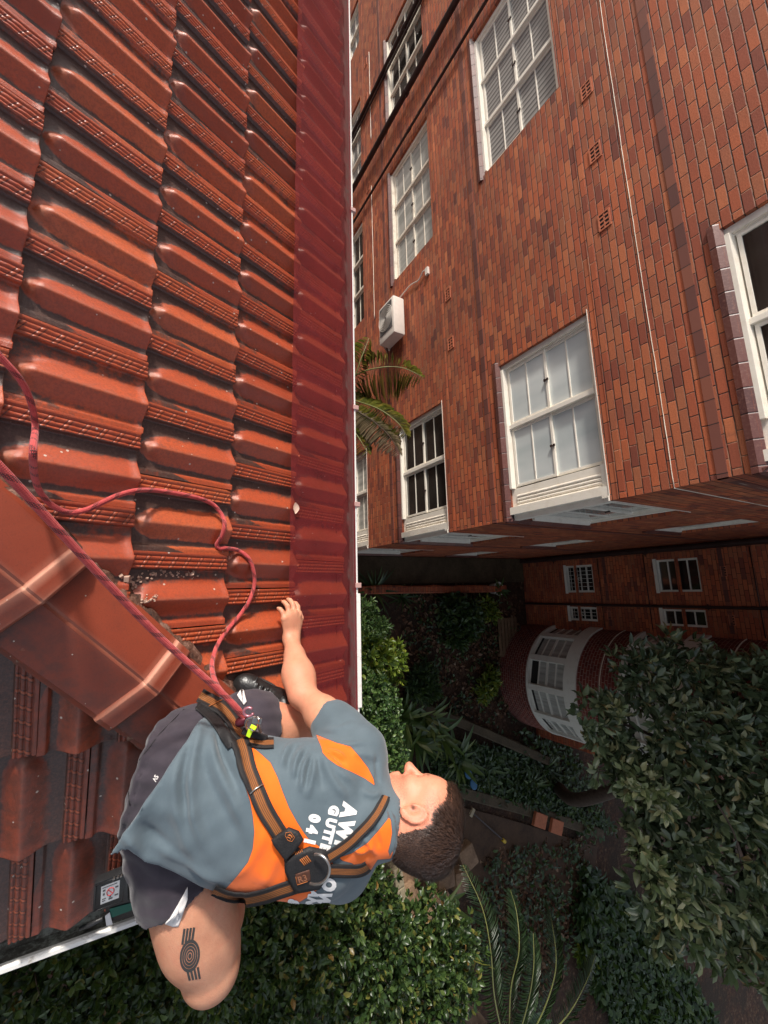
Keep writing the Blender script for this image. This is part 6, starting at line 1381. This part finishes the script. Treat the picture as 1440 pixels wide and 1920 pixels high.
scatter('ground_cover', 'dark creeping plants beside the earth path and cycads', [(900, 1600), (1090, 1570), (1110, 1640), (1070, 1780), (1000, 1900), (890, 1800), (870, 1680)], 330, .17, .08, 'leaf_dark', .3)
scatter('ground_cover', 'dark creeping plants under the tree, beyond the low kerb', [(960, 1370), (1060, 1400), (1150, 1560), (1080, 1560), (1040, 1450)], 260, .2, .09, 'leaf_dark', .3)
L_['dead'] = _leaf('dead_leaf', [(0, (.06, .028, .016)), (.6, (.14, .065, .034)), (.9, (.24, .14, .085)), (1, (.36, .26, .18))], .7, .3, .1)
scatter('fallen_leaves', 'fallen brown leaves littering the soil bed before the round bay', [(750, 1110), (960, 1120), (985, 1300), (930, 1350), (800, 1330), (760, 1200)], 420, .13, .07, 'dead', .03, 'leaf litter')
scatter('fallen_leaves', 'fallen reddish leaves on the earth path beyond the cycads', [(950, 1590), (1090, 1570), (1100, 1680), (1060, 1760), (960, 1700), (900, 1600)], 420, .14, .08, 'dead', .03, 'leaf litter')
scatter('fallen_leaves', 'brown leaves between the cycad fronds', [(890, 1640), (1000, 1700), (1060, 1800), (1000, 1900), (900, 1800)], 300, .14, .08, 'dead', .03, 'leaf litter')
def clump(name, label, p, n, ln, wd, mat, cat='plant', arch=.6, z0=0, group=None):
    """strappy leaves arching from one crown"""
    p = np.array(p, float); o = thing(name, p, label, cat, group); V, F, lr = [], [], []
    for i in range(n):
        a = rng.random() * 2 * math.pi; L = ln * (.65 + .5 * rng.random()); d = np.array([math.cos(a), math.sin(a), 0]); s_ = np.array([-d[1], d[0], 0]); el = .45 + .8 * rng.random(); k = len(V); r_ = rng.random(); w_ = wd * (.7 + .5 * rng.random())
        for t in np.linspace(0, 1, 7):
            c = p + d * L * (t * math.cos(el) + arch * .35 * t * t) + np.array([0, 0, L * (t * math.sin(el) - arch * .55 * t * t)]); wv = w_ * math.sin(math.pi * min(.985, .1 + t * .9)) ** .8
            V += [c - s_ * wv / 2 + (0, 0, wv * .15), c, c + s_ * wv / 2 + (0, 0, wv * .15)]; lr += [r_] * 3
        for q in range(6): F += [(k + 3 * q, k + 3 * q + 1, k + 3 * q + 4, k + 3 * q + 3), (k + 3 * q + 1, k + 3 * q + 2, k + 3 * q + 5, k + 3 * q + 4)]
    mesh_obj('leaf_clump', V, F, L_[mat], o, smooth=True, recalc=False, attrs={'lr': lr}); return o
clump('strappy_plant', 'dark strappy plant against the brick garden edging', G(698, 1108), 26, .9, .06, 'leaf_dark')
clump('strappy_plant', 'small strappy plant on the bare bed beside the edging', G(752, 1120), 18, .55, .05, 'leaf_dark')
for lab, px in (('variegated leafy clump in front of the worker\'s forehead', (795, 1345)), ('variegated leafy clump nearest the worker\'s nose', (775, 1385)), ('variegated leafy clump beside the low kerb', (820, 1375)), ('yellow striped leafy clump above the blue sandals', (850, 1420)), ('variegated leafy clump under the tall shrubs', (750, 1345))): clump('variegated_plant', lab, G(*px), 26, 1.0, .13, 'leaf_ginger', group='variegated clumps by the kerb')
for lab, px in (('dark spiky plant in the bed, nearest the blue sandals', (905, 1440)), ('dark spiky plant in the bed by the kerb bend', (985, 1470)), ('dark spiky plant in the bed under the tree crown', (1015, 1440)), ('dark spiky plant at the wall of the round bay', (975, 1265))): clump('spiky_plant', lab, G(*px), 24, .8, .07, 'leaf_dark')
clump('strappy_plant', 'dark strappy plant hidden between thigh and shirt', onpl(520, 1715, (0, 0, 1), -6.0), 30, .8, .06, 'leaf_dark'); clump('fern_plant', 'bright green upright fern between the sandstone rocks', G(792, 1745, ZG + .9), 6, 1.6, .16, 'leaf_lime', arch=.1); clump('fern_plant', 'small bright fern right of the upright one', G(828, 1690, ZG + .8), 5, .9, .12, 'leaf_lime', arch=.2); clump('grass_tuft', 'dry grassy tuft hanging over the rocks beside the shirt', G(700, 1680, ZG + 1.1), 24, .9, .04, 'dry', arch=.9); clump('grass_tuft', 'dry grassy tuft on the rock below the pale edging stones', G(775, 1735, ZG + 1.0), 14, .7, .06, 'dry', arch=.6)
clump('broadleaf_plant', 'large bright green leaves at the bottom edge right of the shrub', onpl(962, 1925, (0, 0, 1), -6.5), 9, .65, .26, 'leaf_fine', arch=.4)
def frond(rach, ll, n, mat, parent, droop=.3, w=.018, name='frond', upv=(0, 0, 1)):
    P = smooth_path(rach, 10); T = np.gradient(P, axis=0); T /= np.linalg.norm(T, axis=1)[:, None]; b = MB(); b.tube(P, np.linspace(.016, .004, len(P)), 6); st = b.build('frond_stalk', L_['bark'] if mat == 'dry' else L_['palm_stalk'], parent, smooth=True)
    q = np.linspace(.10, .99, n); idx = q * (len(P) - 1); base = np.stack([np.interp(idx, range(len(P)), P[:, k]) for k in range(3)], 1); tt = np.stack([np.interp(idx, range(len(P)), T[:, k]) for k in range(3)], 1)
    up_ = np.array(upv, float); S_ = []
    for sgn in (1, -1):
        sd_ = np.cross(tt, up_) * sgn; sd_ /= np.linalg.norm(sd_, axis=1)[:, None]; D_ = sd_ + tt * .55 + np.array([0, 0, -droop]) + rng.normal(0, .06, base.shape); L = ll * np.sin(np.pi * (.12 + .86 * q)) ** .6 * (.85 + .3 * rng.random(n))
        S_.append(leaves(base, D_, np.cross(sd_, tt) * sgn + rdir(n) * .15, L, w * (.8 + .4 * rng.random(n)), .7 + droop))
    leafmesh(name, S_, L_[mat], parent)
L_['palm_stalk'] = plain('palm_stalk', (.16, .17, .05), .5, .2, 10)
cy = thing('cycad', at(955, 1985, 7.2) * (1, 1, 0) + (0, 0, ZG), 'dark cycad with long feathery fronds right of the glossy shrub', 'cycad')
hub = at(955, 1995, 7.0)
b = MB(); b.tube([(hub[0], hub[1], ZG), hub * (1, 1, 0) + (0, 0, (ZG + hub[2]) / 2), hub], [.20, .17, .14], 10); b.build('trunk', L_['bark'], cy, smooth=True)
for pts in ([(928, 1876, 6.7), (920, 1783, 6.6), (904, 1702, 6.8), (868, 1622, 7.2)], [(957, 1862, 6.9), (973, 1783, 6.9), (969, 1714, 7.2), (957, 1668, 7.5)], [(1009, 1916, 7), (1041, 1823, 7.1), (1037, 1743, 7.4), (1023, 1688, 7.9)], [(1050, 1920, 7), (1095, 1850, 7.2), (1117, 1790, 7.6)], [(985, 1900, 6.9), (1000, 1820, 6.8), (1000, 1750, 7.0)]):
    frond([hub] + [at(*q) for q in pts], .30, 62, 'frond', cy, .12, .017)
pm = thing('palm_tree', (-3.3, 2.6, ZG), 'palm with green fronds showing between the gutter and the air conditioner', 'palm tree')
hubp = onpl(628, 742, (0, 1, 0), 2.75)
b = MB(); b.tube([(-3.3, 2.6, ZG), (hubp[0], hubp[1], (ZG + hubp[2]) / 2), hubp], [.14, .11, .09], 10); b.build('trunk', L_['bark'], pm, smooth=True)
YP = lambda u, v, y: onpl(u, v, (0, 1, 0), y)
frond([hubp, YP(668, 703, 3.0), YP(715, 689, 3.3), YP(755, 690, 3.6), YP(792, 706, 3.85)], .62, 44, 'palm', pm, .9, .015)
frond([hubp, YP(668, 752, 3.0), YP(712, 768, 3.2), YP(745, 792, 3.4), YP(762, 815, 3.5)], .55, 40, 'palm', pm, .9, .015); frond([hubp, YP(668, 770, 2.9), YP(700, 790, 3.05), YP(730, 818, 3.2), YP(750, 852, 3.3)], .40, 42, 'dry', pm, .8, .013)
frond([hubp, YP(662, 710, 2.9), YP(678, 670, 3.0), YP(692, 634, 3.15)], .35, 26, 'palm', pm, .8, .014); frond([hubp, YP(650, 790, 2.7), YP(672, 820, 2.8), YP(690, 850, 2.9)], .40, 22, 'palm', pm, .8, .014)
# the tree on the right
tr = thing('broadleaf_tree', (6.6, 12.6, ZG), 'large broad leaved tree in front of the round bay', 'tree')
BL = [(1120, 1350, 6.9, .55), (1190, 1270, 7.2, .55), (1250, 1235, 7.4, .45), (1330, 1270, 7.3, .65), (1410, 1290, 7.2, .65), (1250, 1350, 6.9, .7), (1150, 1420, 6.8, .5), (1360, 1390, 6.9, .75), (1230, 1460, 6.6, .65), (1440, 1450, 6.8, .7), (1340, 1510, 6.6, .7), (1200, 1550, 6.6, .45), (1270, 1600, 6.3, .55), (1420, 1570, 6.5, .65), (1215, 1660, 6.2, .42), (1290, 1700, 6.1, .48), (1230, 1745, 6.1, .26), (1390, 1690, 6.2, .6), (1440, 1790, 6.2, .5), (1500, 1650, 6.4, .8), (1520, 1350, 7, .9), (1360, 1780, 6.2, .3)]
ctr = at(1330, 1450, 7.2); S_ = []
for u, v, w, r in BL: S_.append(blob_leaves(at(u, v, w), (r, r, r), int(80 * (r / .6) ** 2) + 12, 5, .20, .085, .45, .2))
leafmesh('crown', S_, L_['leaf_tree'], tr)
L_['leaf_lit'] = _leaf('pale_lit_leaf', [(0, (.10, .14, .06)), (.6, (.22, .26, .12)), (1, (.46, .44, .24))], .26, .6)  # paler leaves stand in for sunlight on parts of the crown
for u, v, w, r, n in ((1175, 1462, 6.25, .24, 16), (1210, 1480, 6.15, .24, 18), (1240, 1500, 6.1, .18, 10), (1225, 1640, 5.85, .22, 12), (1265, 1690, 5.8, .26, 14), (1200, 1600, 6.1, .15, 7), (1420, 1480, 6.2, .2, 8), (1150, 1330, 6.5, .15, 5)): leafmesh('lit_leaves', [blob_leaves(at(u, v, w), (r, r, r), n, 5, .17, .075, .5, .3)], L_['leaf_lit'], tr)
b = MB(); b.tube(smooth_path([(6.6, 12.6, ZG), (5.6, 10.6, -8.0), ctr + np.array([.8, 1.6, -1.5]), ctr], 8), np.linspace(.20, .09, 25), 10); b.build('trunk', L_['bark'], tr, smooth=True)
for u, v, w, r in BL:
    e = at(u, v, w); b = MB(); m_ = (ctr + e) / 2 + rng.normal(0, .12, 3); b.tube(smooth_path([ctr, m_, e + rng.normal(0, .05, 3)], 6), np.linspace(.05, .014, 13), 6); b.build('limb', L_['bark'], tr, smooth=True)
b = MB(); b.tube(smooth_path([at(1440, 1590, 6.2), at(1370, 1640, 6.0), at(1330, 1650, 5.95), at(1290, 1670, 5.95), at(1250, 1690, 6.0)], 6), np.linspace(.022, .010, 25), 6); b.tube(smooth_path([at(1340, 1500, 6.0), at(1375, 1560, 5.95), at(1390, 1620, 6.0)], 6), np.linspace(.016, .008, 13), 6); b.build('limb', L_['bark'], tr, smooth=True)
# ---- small things in the garden
p = G(947, 1193); b = MB()
pl = thing('timber_pallet', (p[0], p[1], ZG), 'weathered slatted timber pallet lying by the round bay', 'pallet')
for k in range(6): b = MB(); b.box((p[0] - .6, p[1] - .42 + k * .15, ZG + .12), (p[0] + .6, p[1] - .31 + k * .15, ZG + .145)); b.build('slat', MAT['timber'], pl, bevel=.004)
b = MB(); b.box((p[0] - .58, p[1] - .42, ZG + .02), (p[0] - .50, p[1] + .44, ZG + .12)); b.box((p[0] + .5, p[1] - .42, ZG + .02), (p[0] + .58, p[1] + .44, ZG + .12)); b.build('bearer', MAT['timber'], pl)
def lathe(name, label, cat, p, prof, mat, n=24):
    b = MB(); T = np.linspace(0, 2 * math.pi, n, endpoint=False); m_ = len(prof); V = [(p[0] + r * math.cos(t), p[1] + r * math.sin(t), p[2] + z) for t in T for r, z in prof]
    b.add(V, [(i * m_ + k, ((i + 1) % n) * m_ + k, ((i + 1) % n) * m_ + k + 1, i * m_ + k + 1) for i in range(n) for k in range(m_ - 1)]); return tag(b.build(name, mat, None, angle=.6), label, cat)
lathe('terracotta_pot', 'empty terracotta pot near the foot of the round bay', 'pot', G(945, 1287), [(.001, .02), (.08, .02), (.10, 0), (.13, .24), (.15, .24), (.15, .28), (.12, .28), (.10, .06), (.001, .05)], plain('terracotta', (.34, .10, .05), .7, .2, 20))
lathe('plant_pot', 'round white plant pot at the end of the brick edging', 'pot', G(922, 1104), [(.001, .0), (.16, 0), (.20, .30), (.22, .32), (.19, .32), (.17, .22), (.001, .22)], plain('white_pot', (.66, .64, .58), .6, .1, 20))
clump('potted_plant', 'green plant growing in the white pot', G(924, 1106) + (0, 0, .25), 18, .4, .09, 'leaf_fine')
lathe('garden_light', 'white round path light beside the rear wall, nearer the side wall', 'light', G(994, 1066), [(.001, .10), (.08, .09), (.11, .05), (.11, 0)], MAT['white_bay']); lathe('garden_light', 'white round path light beside the rear wall, nearer the round bay', 'light', G(999, 1091), [(.001, .10), (.09, .09), (.12, .05), (.12, 0)], MAT['white_bay'])
for k, lab in enumerate(('orange paving brick laid on the kerb, nearer the worker', 'orange paving brick laid on the kerb, nearer the tree')):
    p = G(*((1012, 1538), (1043, 1550))[k], ZG + .36); b = MB(); d = unit(np.array([.45, .9, 0])); b.obox(p, d * .27, np.array([d[1], -d[0], 0]) * .19, (0, 0, .05)); tag(b.build('paving_brick', plain('orange_brick', (.40, .13, .06), .8, .2, 12), None, bevel=.012), lab, 'brick', 'paving bricks on the kerb')
br = thing('garden_broom', G(915, 1550), 'dark handled tool with a yellow end lying across the earth path', 'broom'); p, q = G(886, 1524, ZG + .2), G(942, 1574, ZG + .1)
b = MB(); b.tube([p, q], .022, 8); b.build('handle', MAT['lead'], br); b = MB(); b.tube([q, q + (q - p) * .09], .05, 8); b.build('grip', plain('yellow_grip', (.62, .42, .03), .5, .1, 20), br); b = MB(); b.beam(p - (q - p) * .05, p + (q - p) * .02, .22, .06); b.build('head', MAT['kerb'], br, bevel=.01)
for k, (u, v) in enumerate(((877, 1450), (887, 1470))):
    p = G(u, v, ZG + .30); b = MB(); d = unit(np.array([.9, .45, 0])); n_ = np.array([d[1], -d[0], 0]); b.prism([p + d * .16 * math.cos(t) + n_ * .11 * math.sin(t) for t in np.linspace(0, 2 * math.pi, 20, endpoint=False)], (0, 0, .04)); tag(b.build('blue_pad', plain('blue_foam', (.03, .12, .24), .6, .1, 20), None, bevel=.008, angle=.6), ('blue oval pad in the bed, nearer the leafy clumps', 'blue oval pad in the bed, nearer the kerb')[k], 'pad', 'pair of blue pads')
